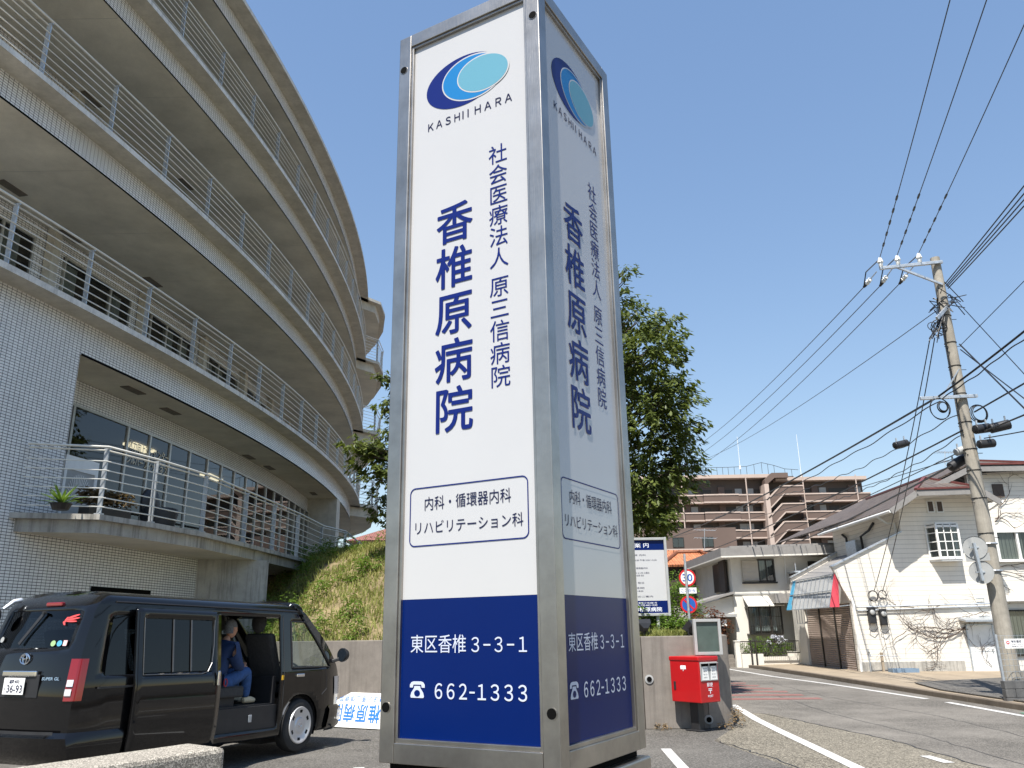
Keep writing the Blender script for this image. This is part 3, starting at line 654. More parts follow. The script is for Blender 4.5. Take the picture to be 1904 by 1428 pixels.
# first-floor balcony with its own railing
Z1 = 3.62
e = [pc(65.2, 14.0), atz(186, 956, Z1), atz(287, 972, Z1), atz(382, 990, Z1), atz(459, 1010, Z1), atz(512, 1024, Z1), atz(556, 1036, Z1), atz(600, 1050, Z1)]
e = [V((p.x, p.y, 0)) for p in e]; W_ = onarc(15, 967, 65.72); W_.z = 0; e[0] = W_+(W_-e[1])*.25
inn = [V((-9.0, 13.6, 0)), pc(64.5, 14.6), pc(64.5, 16), pc(64.5, 17.8), pc(64.5, 19.6), pc(64.5, 21), pc(64.5, 22.6), pc(64.5, 24.6)]
cen = V((-9, 18, 0))
def insetp(L, d):
    r_ = []
    for i, p in enumerate(L):
        t = (L[min(i+1, len(L)-1)]-L[max(i-1, 0)]).normalized(); r_.append(p-V((t.y, -t.x, 0))*d)
    return r_
e2 = insetp(e, .12)
b = MB(); b.grid([[p+UZ*(Z1-.09) for p in e], [p+UZ*Z1 for p in e]], 0); b.grid([[p+UZ*Z1 for p in e], [p+UZ*Z1 for p in inn]], 0); b.grid([[p+UZ*(Z1-.09) for p in e], [p+UZ*(Z1-.09) for p in e2]], 0)
b.grid([[p+UZ*(Z1-.30) for p in e2], [p+UZ*(Z1-.09) for p in e2]], 0); b.grid([[p+UZ*(Z1-.30) for p in e2], [p+UZ*(Z1-.30) for p in inn]], 1); b.build('balcony_slab', [m['stainconc'], m['soffit']], hb)
pr_ = insetp(e, .09)[:]; tail = [(642, 990, 4.74), (667, 1007, 4.35), (700, 1032, 3.9), (730, 1056, 3.4)]
ex = []
for u, v, zt in tail: p = atz(u, v, zt); ex.append((V((p.x, p.y, 0)), zt-1.12))
pr_[0] = pr_[0].lerp(pr_[1], .27); path = pr_+[p for p, z in ex]; zs = [Z1]*len(pr_)+[z for p, z in ex]
ps = []
for i in range(len(path)-1):
    k = max(1, round((path[i+1]-path[i]).length/1.75)); t = (path[i+1]-path[i]); t = V((t.x, t.y, 0)).normalized()
    for j in range(k): 
        if i == 0 and j == 0: continue
        ps.append((path[i].lerp(path[i+1], j/k), zs[i]+(zs[i+1]-zs[i])*j/k, V((t.y, -t.x, 0))))
railing(path, zs, posts=ps)
# concrete pier under the balcony, pillar at the far end
b = MB(); c0 = atz(388, 1042, 3.3); c1 = atz(500, 1044, 3.3); d = V((c1.x-c0.x, c1.y-c0.y, 0)).normalized(); n = V((-d.y, d.x, 0))
b.prism([V((c0.x, c0.y, 0))-d*.3, V((c1.x, c1.y, 0)), V((c1.x, c1.y, 0))+n*.3, V((c0.x, c0.y, 0))-d*.3+n*.3], UZ*3.32); b.build('balcony_pier', m['stainconc'], hb)
b = MB(); p, q = pc(65.75, 31.2), pc(65.75, 32.1); b.prism([p, q, pc(64.2, 32.1), pc(64.2, 31.2)], UZ*6.66); b.build('end_pillar', m['fascia'], hb)
# far wing with stacked curved balconies
wg = [(-7.5, 37.2), (-6.66, 38.3), (-6.70, 40), (-7.15, 42.2), (-7.95, 44.4), (-9.1, 46.5), (-10.8, 48.8), (-13.5, 51.5)]
wg = [V((x, y, 0)) for x, y in wg]; win = [V((-13, 37.2, 0))]*2+[V((-14, 40+2*i, 0)) for i in range(6)]
for zl in lev+[lev[2]+FH-.38]:
    e2 = insetp(wg, .3); b = MB()
    b.grid([[p+UZ*zl for p in wg], [p+UZ*(zl+.14) for p in wg]], 0); b.grid([[p+UZ*(zl+.14) for p in wg], [p+UZ*(zl+.14) for p in win]], 0); b.grid([[p+UZ*zl for p in wg], [p+UZ*zl for p in e2]], 0)
    b.grid([[p+UZ*(zl-.42) for p in e2], [p+UZ*zl for p in e2]], 0); b.grid([[p+UZ*(zl-.42) for p in e2], [p+UZ*(zl-.42) for p in win]], 1); b.build('wing_balcony_slab', [m['fascia'], m['soffit']], hb)
    if zl < 16:
        path = insetp(wg, .1)[:-1]; ps = []
        for i in range(len(path)-1):
            t = (path[i+1]-path[i]).normalized(); ps.append((path[i], zl+.14, V((t.y, -t.x, 0))))
        railing(path, [zl+.14]*len(path), posts=ps)
b = MB(); L = [V((-9.6, 37.6, 0)), V((-9.8, 44, 0)), V((-13.5, 50, 0))]; strip(b, L, 0, 17); b.build('wing_wall', m['tile'], hb)
b = MB(); b.face([pc(64, YA), V((-40, YA, 0)), V((-40, YA, 17.5)), pc(64, YA)+UZ*17.5]); b.face([pc(64, 42)+UZ*0, V((-40, 42, 0)), V((-40, 42, 17.5)), pc(64, 42)+UZ*17.5]); b.build('end_wall', m['tile'], hb)

# ---- things on the first-floor balcony
def agave(x, y, z, name, label, n=26, h=.42):
    t = thing(name, label, 'plant', (x, y, z)); b = MB(); b.lathe([(.12, 0), (.16, .09), (.17, .10), (.14, .10)], (x, y, z), n=14); b.build('pot', m['dkframe'], t)
    R = np.random.RandomState(3); b = MB()
    for i in range(n):
        a = R.uniform(0, 6.283); el = R.uniform(.3, 1.25); L = h*R.uniform(.7, 1.1); pts = []; d = V((math.cos(a), math.sin(a), 0)); s = V((-d.y, d.x, 0))
        rows = []
        for k in range(5):
            q = k/4; p = V((x, y, z+.10))+d*(L*q*math.cos(el))+UZ*(L*q*math.sin(el)-.25*L*q*q*(1.4-el)); w = .035*(1-q)**.7*(.6+q); rows.append((p-s*w, p+UZ*-.006, p+s*w))
        b.grid(rows)
    b.build('leaves', m['weed'], t, smooth=True); return t
p = atz(112, 948, Z1); agave(p.x, p.y, Z1, 'potted_agave', 'spiky green agave in a dark pot at the balcony corner')
b = MB(); p0, p1 = atz(190, 956, Z1), atz(268, 966, Z1); d = V((p1.x-p0.x, p1.y-p0.y, 0)); n = V((-d.y, d.x, 0)).normalized()*.5
t = thing('planter_box', 'long planter of dried brown plants behind the balcony railing', 'planter', tuple(p0+n)); b.obox((p0+p1)/2+n+UZ*.1, d/2, n.normalized()*.14, UZ*.1); b.build('trough', m['dkframe'], t)
R = np.random.RandomState(9); v, f = [], []
for _ in range(16): q = p0.lerp(p1, R.rand())+n; leafplant(R, q.x, q.y, Z1+.2, .28, .2, 60, v, f, .09)
o = arr_mesh('dried_plants', v, np.array(f), m['dry'], t)
# white folding screen with fan pattern, and armchair back
c = pc(65.45, 14.9); t = thing('patterned_screen', 'white framed screen with radiating fan pattern beside the balcony window', 'screen', (c.x, c.y, Z1)); tt = V((.18, .98, 0)).normalized(); n = V((tt.y, -tt.x, 0))
b = MB()
for s0, s1, z0, z1 in ((-.45, -.38, 0, 1.25), (.38, .45, 0, 1.25), (-.38, .38, 1.0, 1.25), (-.38, .38, 0, .06)): b.obox(c+tt*(s0+s1)/2+UZ*(Z1+(z0+z1)/2), tt*(s1-s0)/2, n*.02, UZ*(z1-z0)/2)
b.build('frame', m['white'], t); b = MB(); b.obox(c+UZ*(Z1+.53), tt*.38, n*.006, UZ*.47); b.build('infill', m['grey'], t); b = MB()
for i in range(22):
    a = math.pi*(i+.5)/22; q = c+n*.012+UZ*(Z1+.4); d = tt*math.cos(a)*.36+UZ*math.sin(a)*.55; b.beam(q+d*.3, q+d, .012, .004, n)
b.build('fan_pattern', m['white'], t)
b = MB(); c = atz(352, 984, Z1)+V((-.75, .3, 0)); t = thing('lounge_chair', 'black round-backed chair seen low behind the balcony railing', 'chair', (c.x, c.y, Z1)); b.lathe([(.05, .0), (.3, .02), (.36, .3), (.34, .38), (.1, .42)], (c.x, c.y, Z1+.06), n=20); b.build('seat', m['blk'], t, smooth=True)
b = MB(); b.ball((c.x-.2, c.y, Z1+.55), .36, 16, 0, (.35, 1, .9)); b.build('backrest', m['blk'], t, smooth=True); b = MB(); b.cyl((c.x, c.y, Z1), (c.x, c.y, Z1+.1), .2, 16); b.build('base', m['blk'], t)
# ================================================================ black van (local axes: x forward, y left, z up, origin under the front axle)
VH = math.radians(66.6)
van = thing('van', 'shiny black van parked with its sliding side door open', 'van', (-3.94, 12.98, .03), VH); VS = V((1.04, 1.0, 1.045)); van.scale = VS; van.rotation_euler[1] = .021
from mathutils import Euler
VM = Matrix.LocRotScale(van.location, Euler((0, .021, VH)), VS)
def hw(x, z):
    w = .845
    if z > 1.02: w -= (z-1.02)/.86*.115
    if z < .5: w -= (.5-z)*.12
    if x > .45: w *= 1-((x-.45)/.6)**2*.17
    if x < -3.3: w *= 1-((-3.3-x)/.4)**2*.09
    return w
def lerp_tab(t, z):
    for (a, b_), (c, d) in zip(t, t[1:]):
        if z <= c: return b_+(d-b_)*max(0, (z-a)/(c-a))
    return t[-1][1]
XF = [(.2, .95), (.45, 1.02), (.75, 1.03), (.98, .99), (1.12, .90), (1.5, .50), (1.82, .12), (1.92, -.05), (1.99, -.2)]
XR = [(.2, -3.58), (.5, -3.68), (.95, -3.68), (1.25, -3.64), (1.5, -3.59), (1.8, -3.50), (1.9, -3.42), (1.99, -3.3)]
def mapx(x0, z):
    wf = sst((x0+.15)/1.15) if x0 > -.15 else 0; wr = sst((-3.0-x0)/.65) if x0 < -3.0 else 0
    return x0+wf*(lerp_tab(XF, z)-1.0)*(1 if x0 > -.15 else 0)+wr*(lerp_tab(XR, z)+3.65)
def sp(x0, z, side=-1, out=0): x = mapx(x0, z); return V((x, side*(hw(x, z)+out), z))
XS = sorted(set([-3.65, -3.58, -3.48, -3.36, -1.85, -1.80, -.66, -.48, -.42, -.25, .62, .72, .85, .93, 1.0]+[round(-3.3+.066*i, 3) for i in range(64)]))
XS = [x for i, x in enumerate(XS) if i == 0 or x-XS[i-1] > .012 or x in (-1.80, -.66, -.48, -.25, .72)]
ZS = [.24, .30, .36, .42, .48, .54, .60, .66, .72, .78, .84, .90, .96, 1.02, 1.06, 1.10, 1.17, 1.24, 1.31, 1.38, 1.45, 1.52, 1.59, 1.66, 1.72, 1.77, 1.82, 1.86]
WINR = [(-.25, .72, 1.10, 1.72)]; WINL = [(-.25, .72, 1.10, 1.72), (-1.85, -.66, 1.10, 1.72), (-3.3, -2.0, 1.10, 1.72)]
OPEN = (-1.80, -.48, .36, 1.77); RQ = (-3.45, -1.95, 1.10, 1.72)
def inside(r, x0, x1, z0, z1, e=.004): return x0 >= r[0]-e and x1 <= r[1]+e and z0 >= r[2]-e and z1 <= r[3]+e
RAD = .405; HUBZ = .345; AX = (0, -2.57)
body = MB(); glassR, glassL, privR = MB(), MB(), MB()
def side_pts(side):
    P = [[sp(x, z, side) for z in ZS] for x in XS]
    kill = set()
    for i in range(len(XS)-1):
        for j in range(len(ZS)-1):
            cx_, cz_ = (P[i][j].x+P[i+1][j+1].x)/2, (ZS[j]+ZS[j+1])/2
            if any(math.hypot(cx_-a, cz_-HUBZ) < RAD for a in AX): kill.add((i, j))
    for i in range(len(XS)):                                            # snap arch edge vertices to a clean circle
        for j in range(len(ZS)):
            around = [(a, b_) in kill for a in (i-1, i) for b_ in (j-1, j)]
            if any(around) and not all(around) and j > 0:
                p = P[i][j]
                for a in AX:
                    d = V((p.x-a, p.z-HUBZ)); 
                    if .25 < d.length < .6: d = d.normalized()*RAD; z = max(.2, HUBZ+d.y); P[i][j] = V((a+d.x, side*hw(a+d.x, z), z))
    return P, kill
for side, wins, g in ((-1, WINR, glassR), (1, WINL, glassL)):
    P, kill = side_pts(side)
    def skip(i, j, wins=wins, side=side, kill=kill):
        c = (XS[i], XS[i+1], ZS[j], ZS[j+1])
        return (i, j) in kill or any(inside(w, *c) for w in wins) or (side < 0 and (inside(OPEN, *c) or inside(RQ, *c)))
    body.grid(P, 0, None, skip)
    for w in wins+([RQ] if side < 0 else []):
        xs = [x for x in XS if w[0]-.004 <= x <= w[1]+.004]; zs = [z for z in ZS if w[2]-.004 <= z <= w[3]+.004]
        (privR if w == RQ else g).grid([[sp(x, z, side, -.012) for z in zs] for x in xs])
FR_ = [1, .985, .95, .88, .78, .6, .4, .2, 0, -.2, -.4, -.6, -.78, -.88, -.95, -.985, -1]
def endp(z, f, frontend):
    x = mapx(1.0, z) if frontend else mapx(-3.65, z); w = hw(x, z); bul = (.13 if frontend else -.085)*(1-abs(f)**(2.6 if frontend else 3.4))
    return V((x+bul*(1 if z < 1.8 else max(.3, (1.92-z)/.12)), f*w, z))
fgl, rgl = MB(), MB()
for fe, gl, (za, zb, fm) in ((True, fgl, (1.10, 1.82, .88)), (False, rgl, (1.38, 1.77, .80))):
    P = [[endp(z, f, fe) for z in ZS] for f in FR_]
    def skip(i, j): return ZS[j] >= za-.004 and ZS[j+1] <= zb+.004 and abs(FR_[i]) <= fm+.004 and abs(FR_[i+1]) <= fm+.004
    body.grid(P, 0, None, skip)
    zs = [z for z in ZS if za-.004 <= z <= zb+.004]; fs = [f for f in FR_ if abs(f) <= fm+.004]
    gl.grid([[endp(z, f, fe)+V((-.012 if fe else .012, 0, 0)) for z in zs] for f in fs])
def roofz(f): a = abs(f); return 1.86+.125*(1-a**5)**.5 if a < 1 else 1.86
RP = []
for x0 in XS:
    row = []
    for f in FR_:
        z = roofz(f); zz = 1.86+(z-1.86)*.6; x = mapx(x0, min(zz, 1.95)); row.append(V((x, f*hw(mapx(x0, 1.86), 1.86), z)))
    RP.append(row)
RP[0] = [endp(1.86, f, False).lerp(V((RP[0][k].x, RP[0][k].y, 1.86)), 0) for k, f in enumerate(FR_)]; RP[-1] = [endp(1.86, f, True) for f in FR_]
body.grid(RP)
bd = body.build('body', m['paint'], van, smooth=40, local=True, weld=True)
sol = bd.modifiers.new('thickness', 'SOLIDIFY'); sol.thickness = .03; sol.offset = -1
glassR.build('door_window', m['cglass'], van, True, local=True, weld=True); glassL.build('side_window', m['cglass'], van, True, local=True, weld=True)
privR.build('quarter_window', m['priv'], van, True, local=True, weld=True); fgl.build('windshield', m['cglass'], van, True, local=True, weld=True)
rw_ = rgl.build('rear_window', m['priv'], van, True, local=True, weld=True)
b = MB()                                                                # wheel housings and underbody
for a in AX:
    for sd in (-1, 1): b.grid([[V((a+RAD*1.0*math.cos(t), sd*y, HUBZ+RAD*math.sin(t))) for y in (.40, .80)] for t in [math.pi*(-.12+1.24*i/20) for i in range(21)]])
    b.box(a-.35, a+.35, -.45, .45, .12, .6)
b.box(-3.5, .85, -.72, .72, .24, .34); b.build('underbody', m['blk'], van, local=True)
# wheels
def wheel(ax, sd):
    w = MB(); n = 40; prof = [(.19, -.09), (.22, -.105), (.30, -.105), (.335, -.085), (.346, -.05), (.346, .05), (.335, .085), (.30, .105), (.22, .105), (.19, .09)]
    y0 = sd*.735; c = V((ax, y0, HUBZ)); w.lathe([(r, z*1.0) for r, z in prof], c, (0, 1, 0), n); t = w.build('wheel', m['rub'], van, 35, local=True)
    h = MB(); N_ = 60; rows = []
    for r, d in ((.05, .100), (.09, .098), (.105, .085), (.135, .083), (.160, .095), (.198, .100), (.215, .108), (.234, .108), (.240, .095)):
        rows.append([c+V((r*math.cos(2*math.pi*i/N_), sd*(d+.012), r*math.sin(2*math.pi*i/N_))) for i in range(N_+1)])
    def hole(i, j): return i in (4,) and (j % 10) in (3, 4, 5) 
    h.grid([[p for p in r_] for r_ in rows], 0, None, hole); h.face([c+V((.05*math.cos(t_), sd*.112, .05*math.sin(t_))) for t_ in [2*math.pi*i/20 for i in range(20)]])
    h.cyl(c+V((0, sd*.03, 0)), c+V((0, sd*.07, 0)), .2, 24, 1)
    hc = h.build('hubcap', [m['hub'], m['blk']], t, 35, local=True); b = MB(); b.tube([c+V((.03*math.cos(t_), sd*.116, .02*math.sin(t_))) for t_ in [2*math.pi*i/16 for i in range(16)]], .004, 5, closed=True); b.build('hub_emblem', m['chrome'], t, local=True)
for ax in AX:
    for sd in (-1, 1): wheel(ax, sd)
# opened sliding door, slid back along the flank
D0, D1 = -3.02, -1.72; dxs = [D0+(D1-D0)*i/16 for i in range(17)]; DW = (-2.92, -1.86, 1.10, 1.70)
dz = [.27, .36, .46, .58, .70, .82, .92, .98, 1.04, 1.10, 1.25, 1.40, 1.55, 1.70, 1.76, 1.80]
def dp(x, z, o=.075): w = .845-(max(0, z-1.02))/.86*.115-(max(0, .5-z))*.12; return V((x, -(w+o+.012*math.sin((z-.3)*3.0)*(z < 1.05)), z))
b = MB(); dxs2 = sorted(set(dxs+[DW[0], DW[1]])); P = [[dp(x, z) for z in dz] for x in dxs2]
def dsk(i, j): return dxs2[i] >= DW[0]-.004 and dxs2[i+1] <= DW[1]+.004 and dz[j] >= DW[2]-.004 and dz[j+1] <= DW[3]+.004
b.grid(P, 0, None, dsk); dr = b.build('sliding_door', m['paint'], van, 40, local=True, weld=True); s2 = dr.modifiers.new('thickness', 'SOLIDIFY'); s2.thickness = .045; s2.offset = -1
b = MB()
for x0, x1 in ((-2.92, -2.50), (-2.50, -2.22), (-2.22, -1.86)): b.face([dp(x0+.008, 1.11, .066), dp(x1-.008, 1.11, .066), dp(x1-.008, 1.69, .066), dp(x0+.008, 1.69, .066)])
b.build('door_glass', m['priv'], dr, local=True)
b = MB()
for x in (-2.50, -2.22): b.beam(dp(x, 1.11, .078), dp(x, 1.69, .078), .016, .01, (0, 1, 0))
tr_ = [dp(-2.93, 1.70, .083), dp(-2.93, 1.09, .083), dp(-2.05, 1.075, .083), dp(-1.95, 1.10, .083), dp(-1.88, 1.2, .083), dp(-1.85, 1.4, .083), dp(-1.835, 1.70, .083)]
b.tube(tr_, .005, 6); b.build('window_trim', m['trim'], dr, local=True)
b = MB(); b.obox(dp(-1.80, 1.02, .10), (.018, 0, 0), (0, .018, 0), (0, 0, .085)); b.build('door_handle', m['chrome'], dr, bevel=.01, local=True)
b = MB(); b.beam((-3.45, -.86, .98), (-1.8, -.86, .98), .03, .02, mi=0); b.build('door_rail', m['blk'], van, local=True)
# interior
b = MB(); b.box(-3.3, -.5, -.74, .74, .62, .66); b.box(-1.8, -.48, -.80, -.72, .40, .64); b.box(-1.8, -.48, -.80, -.60, .34, .40); b.box(-.46, .5, -.7, .7, .55, .72); b.box(-.52, -.46, -.74, .74, .62, 1.0); b.build('cabin_floor', m['blk'], van, local=True)
b = MB(); b.obox((-1.0, -.805, .50), (.03, 0, 0), (0, .006, 0), (0, 0, .045)); b.build('step_latch', m['galv'], van, bevel=.008, local=True)
b = MB(); b.grid([[V((.86, y, .75)), V((.80, y, 1.0)), V((.62, y, 1.10)), V((.42, y, 1.06)), V((.36, y, .8))] for y in (-.7, -.35, 0, .35, .7)]); b.build('dashboard', m['blk'], van, 40, local=True)
b = MB(); sc = V((.28, -.36, 1.08)); ax_ = V((.55, 0, .83)).normalized(); e1 = V((0, 1, 0)); e2_ = ax_.cross(e1); b.tube([sc+(e1*math.cos(t)+e2_*math.sin(t))*.185 for t in [2*math.pi*i/24 for i in range(24)]], .014, 6, closed=True)
for t in (0, 2.1, 4.2): b.beam(sc, sc+(e1*math.cos(t)+e2_*math.sin(t))*.18, .03, .02)
b.build('steering_wheel', m['blk'], van, local=True)
def seat(x, y, w, zf, headrest=True, tilt=.2, par=van):
    b = MB(); L = .50; rows = []
    for t in [i/8 for i in range(9)]:
        rows.append([V((x+L*(t-.5), y+w*(s-.5), zf+.13+(.05 if .1 < t < .9 and .1 < s < .9 else -.02)-.05*(t > .95)) ) for s in (0, .08, .3, .5, .7, .92, 1)])
    b.grid(rows); b.box(x-L/2, x+L/2, y-w/2, y+w/2, zf-.02, zf+.12); s_ = b.build('seat', m['seat'], par, 50, local=True, bevel=.03)
    b = MB(); bx = x-L/2+.02; b.obox((bx-.12, y, zf+.45), (.06, 0, .012), (0, w*.48, 0), (-.12, 0, .33)); b.build('seat_back', m['seat'], s_, bevel=.045, local=True)
    if headrest:
        b = MB(); b.ball((bx-.27, y, zf+.93), .15, 14, 0, (.5, .85, 1)); b.cyl((bx-.24, y-.06, zf+.75), (bx-.25, y-.06, zf+.85), .008, 6); b.cyl((bx-.24, y+.06, zf+.75), (bx-.25, y+.06, zf+.85), .008, 6); b.build('headrest', m['seat'], s_, True, local=True)
seat(.0, -.38, .52, .78); seat(.0, .40, .5, .78); seat(-1.28, -.42, .55, .78, False); seat(-1.28, .42, .6, .78); seat(-2.6, 0, 1.3, .8, False)
b = MB(); b.box(-1.45, -1.13, -.62, -.22, .66, .78); b.tube([V((-1.03, -.60, .71)), V((-1.03, -.25, .71))], .012, 6); b.build('seat_base', m['blk'], van, local=True)
b = MB(); b.tube([V((-1.40+.03*math.cos(t), -.70, .95+.045*math.sin(t))) for t in [2*math.pi*i/12 for i in range(12)]], .008, 5, closed=True); b.build('seat_lever', m['mailred'], van, local=True)
# exterior details
b = MB()
for sd in (-1,):
    b.obox(sp(-.20, 1.0, sd, .012)+V((.12, 0, 0)), (.085, 0, 0), (0, .014, 0), (0, 0, .022))
b.build('front_door_handle', m['chrome'], van, bevel=.01, local=True)
b = MB()
for x in (-.42,): b.tube([sp(x, z, -1, .002) for z in (.36, .7, 1.0, 1.3, 1.6, 1.8)], .006, 4)
b.tube([sp(-.25, z, -1, .003) for z in (1.10, 1.4, 1.72)]+[sp(x, 1.72, -1, .003) for x in (.0, .3, .72)]+[sp(.72, z, -1, .003) for z in (1.5, 1.3, 1.10)]+[sp(x, 1.10, -1, .003) for x in (.3, 0, -.25)], .012, 5)
b.tube([sp(.56, z, -1, .002) for z in (1.08, .95, .8)]+[sp(.44, .72, -1, .002)], .006, 4); b.tube([sp(x, 1.86, -1, .004) for x in (-3.4, -2.5, -1.5, -.6, 0, .4)], .012, 6); b.build('door_seam', m['blk'], van, local=True)
b = MB(); b.lathe([(.04, 0), (.08, .02), (.10, .07), (.10, .10), (.094, .10), (.094, .094)], (.88, -.95, 1.26), (-1, .1, 0), 22); mr = b.build('door_mirror', m['blk'], van, 40, local=True); b = MB(); b.lathe([(.093, 0), (.093, .003)], (.781, -.94, 1.26), (-1, .1, 0), 22); b.build('mirror_glass', m['chrome'], mr, local=True); b = MB(); b.beam((.74, -.74, 1.16), (.84, -.92, 1.22), .06, .05); b.build('mirror_arm', m['blk'], mr, bevel=.01, local=True)
b = MB()
for sd in (-1, 1):
    rows = [[endp(z, f*sd, True)+V((.012, sd*.012, 0)) for z in (.70, .80, .90, .96)] for f in (.62, .78, .9, 1)]+[[sp(x, z, sd, .012) for z in (.70, .80, .90, .96)] for x in (.93, .80)]
    q = MB(); q.grid(rows); q.build('headlight', m['clearl'], van, 50, local=True)
def bumper(name, fe, z0, z1, outd, mat):
    zs_ = [z0, z0+.06, (z0+z1)/2, z1-.05, z1]; prof = [.0, outd, outd*1.1, outd, .0]; b = MB(); rows = []
    xs_ = (.62, .75, .85, .93) if fe else (-3.05, -3.2, -3.36, -3.5)
    for x in xs_: rows.append([sp(x, z, 1, max(.003, pp*.6)) for z, pp in zip(zs_, prof)])
    for f in FR_: rows.append([endp(z, f, fe)+V(((pp if fe else -pp)*(1-abs(f)**6*.3), 0, 0))+V((0, (1 if f > 0 else -1)*pp*.6*abs(f)**4, 0)) for z, pp in zip(zs_, prof)])
    for x in xs_[::-1]: rows.append([sp(x, z, -1, max(.003, pp*.6)) for z, pp in zip(zs_, prof)])
    b.grid(rows); return b.build(name, mat, van, 50, local=True)
bumper('front_bumper', True, .22, .56, .07, m['paint']); bumper('rear_bumper', False, .26, .56, .05, m['paint'])
b = MB(); b.grid([[endp(z, f, False)+V((-.065, 0, 0)) for z in (.545, .575)] for f in FR_[3:-3]]); b.build('bumper_step', m['blk'], van, local=True)
def tl(z0, z1, out, mat, name, par, f0=.80, inner=0):
    rows = [[endp(z, -f, False)+V((-out, -out*.5, 0)) for z in (z0, (z0+z1)/2, z1)] for f in (f0, f0+.03, .95, .98, 1)]+[[sp(x, z, -1, out) for z in (z0, (z0+z1)/2, z1)] for x in (-3.62, -3.57)]
    if inner: rows = rows[:4]
    b = MB(); b.grid(rows); return b.build(name, mat, par, 60, local=True)
t_ = tl(.86, 1.27, .012, m['redl'], 'tail_light', van, .88); tl(1.00, 1.065, .018, m['clearl'], 'reversing_lens', t_, .89, 1); tl(.91, .975, .018, m['clearl'], 'indicator_lens', t_, .89, 1)
rows = [[endp(z, f, False)+V((-.012, .004, 0)) for z in (.86, 1.1, 1.27)] for f in (.82, .9, .97, 1)]; b = MB(); b.grid(rows); b.build('tail_light', m['redl'], van, 60, local=True)
RQp = lambda y, z, d=0: (lambda e_: V((e_.x-d, y, z)))(endp(z, y/.84, False))
PL = lambda a, h, d=0: RQp(.10-.165+0, 1.0, 0)+V((-.045-d, .33-a*.33-.165+.065, -.0825+h*.165))
b = MB(); b.obox(PL(.5, .5, -.004), (.004, 0, 0), (0, .165, 0), (0, 0, .0825)); pl = b.build('licence_plate', m['white'], van, bevel=.003, local=True)
b = MB(); Q = lambda a, h: PL(a, h, .002); text_fit(b, '福岡', Q, .27, .66, .50, .90, .01); text_fit(b, '400', Q, .53, .68, .76, .88, .01); text_fit(b, 'え', Q, .06, .26, .15, .44); text_fit(b, '36-93', Q, .2, .12, .94, .58, .012); b.build('plate_lettering', m['inkN'], pl, local=True)
b = MB(); b.obox(RQp(-.03, 1.125, .03), (.018, 0, 0), (0, .27, 0), (0, 0, .03)); b.build('tailgate_garnish', m['chrome'], van, bevel=.012, local=True)
b = MB(); b.obox(RQp(-.02, 1.0, .004), (.008, 0, 0), (0, .32, 0), (0, 0, .115)); b.build('plate_recess', m['blk'], van, bevel=.02, local=True)
b = MB(); c = RQp(-.02, 1.27, .012)
for rx, rz, dz_ in ((.075, .052, 0), (.028, .05, 0), (.055, .02, .02)): b.tube([c+V((-.004, rx*math.cos(t), rz*math.sin(t)+dz_)) for t in [2*math.pi*i/24 for i in range(24)]], .0075, 6, closed=True)
b.build('round_emblem', m['chrome'], van, local=True)
b = MB(); Q = lambda a, h: RQp(a, h, .006); text_fit(b, 'SUPER GL', lambda a, h: RQp(-a, h, .008), .36, 1.06, .60, 1.09, .02); text_fit(b, 'HIACE', lambda a, h: RQp(-a, h, .008), -.60, 1.09, -.40, 1.13, .02); b.build('tailgate_lettering', m['chrome'], van, local=True)
b = MB(); 
RG = lambda a, h, d=.004: (lambda e_: V((e_.x-d, -a, h)))(endp(h, a/.78, False))
for k, (cx_, cz_, L, w, rot) in enumerate(((.50, 1.70, .16, .022, .25), (.51, 1.675, .17, .02, .12), (.50, 1.65, .15, .018, -.02), (.42, 1.665, .07, .03, 1.1), (.41, 1.63, .06, .022, -.7))):
    b.face([RG(cx_+L/2*math.cos(t)*math.cos(rot)-w/2*math.sin(t)*math.sin(rot), cz_+L/2*math.cos(t)*math.sin(rot)+w/2*math.sin(t)*math.cos(rot), .004+.0006*k) for t in [2*math.pi*i/16 for i in range(16)]])
b.build('wing_decal', emis('red_decal', (.62, .06, .06), 0), rw_, local=True)
for a, mt in ((.36, flat('green_sticker', (.28, .42, .2), .5, 0, 0)), (.45, m['cblue']), (-.52, m['grey'])):
    b = MB(); b.face([RG(a+.036*math.cos(t), (1.425 if a > 0 else 1.47)+.03*math.sin(t), .004) for t in [2*math.pi*i/20 for i in range(20)]]); b.build('round_sticker', mt, rw_, local=True)
b = MB(); b.face([RG(.50, 1.40), RG(.55, 1.40), RG(.55, 1.455), RG(.50, 1.455)]); b.build('pink_sticker', flat('pink_sticker', (.7, .45, .45), .5, 0, .2, 60), rw_, local=True)
b = MB(); b.beam(RG(.05, 1.74, .02), RG(-.16, 1.42, .02), .035, .012, (1, 0, 0)); b.beam(RG(.03, 1.75, .02), RG(.09, 1.74, .035), .03, .02); b.build('rear_wiper', m['blk'], van, local=True)
b = MB(); b.obox(RQp(-.12, 1.835, .02), (.025, 0, 0), (0, .13, 0), (0, 0, .022)); b.build('high_brake_light', m['redl'], van, bevel=.012, local=True)
b = MB(); b.tube([V((-3.5, .55, 1.90)), V((-3.58, .56, 1.88)), V((-3.66, .60, 1.80))], [.03, .028, .02], 8); b.build('mirror_stalk', m['galv'], van, True, local=True); b = MB(); b.ball((-3.70, .66, 1.72), .10, 12, 0, (.5, .8, 1)); b.build('parking_mirror', m['blk'], van, True, local=True)
b = MB(); b.lathe([(.0, .0), (.036, .0), (.036, -.12), (.042, -.14), (.032, -.14), (.030, -.02)], (-3.50, -.48, .24), (1, 0, 0), 18); b.build('exhaust_pipe', m['steel'], van, True, local=True)
b = MB(); b.obox(sp(-.45, .98, -1, .004), (.02, 0, 0), (0, .004, 0), (0, 0, .03)); b.build('yellow_sticker', m['yel'], van, local=True)

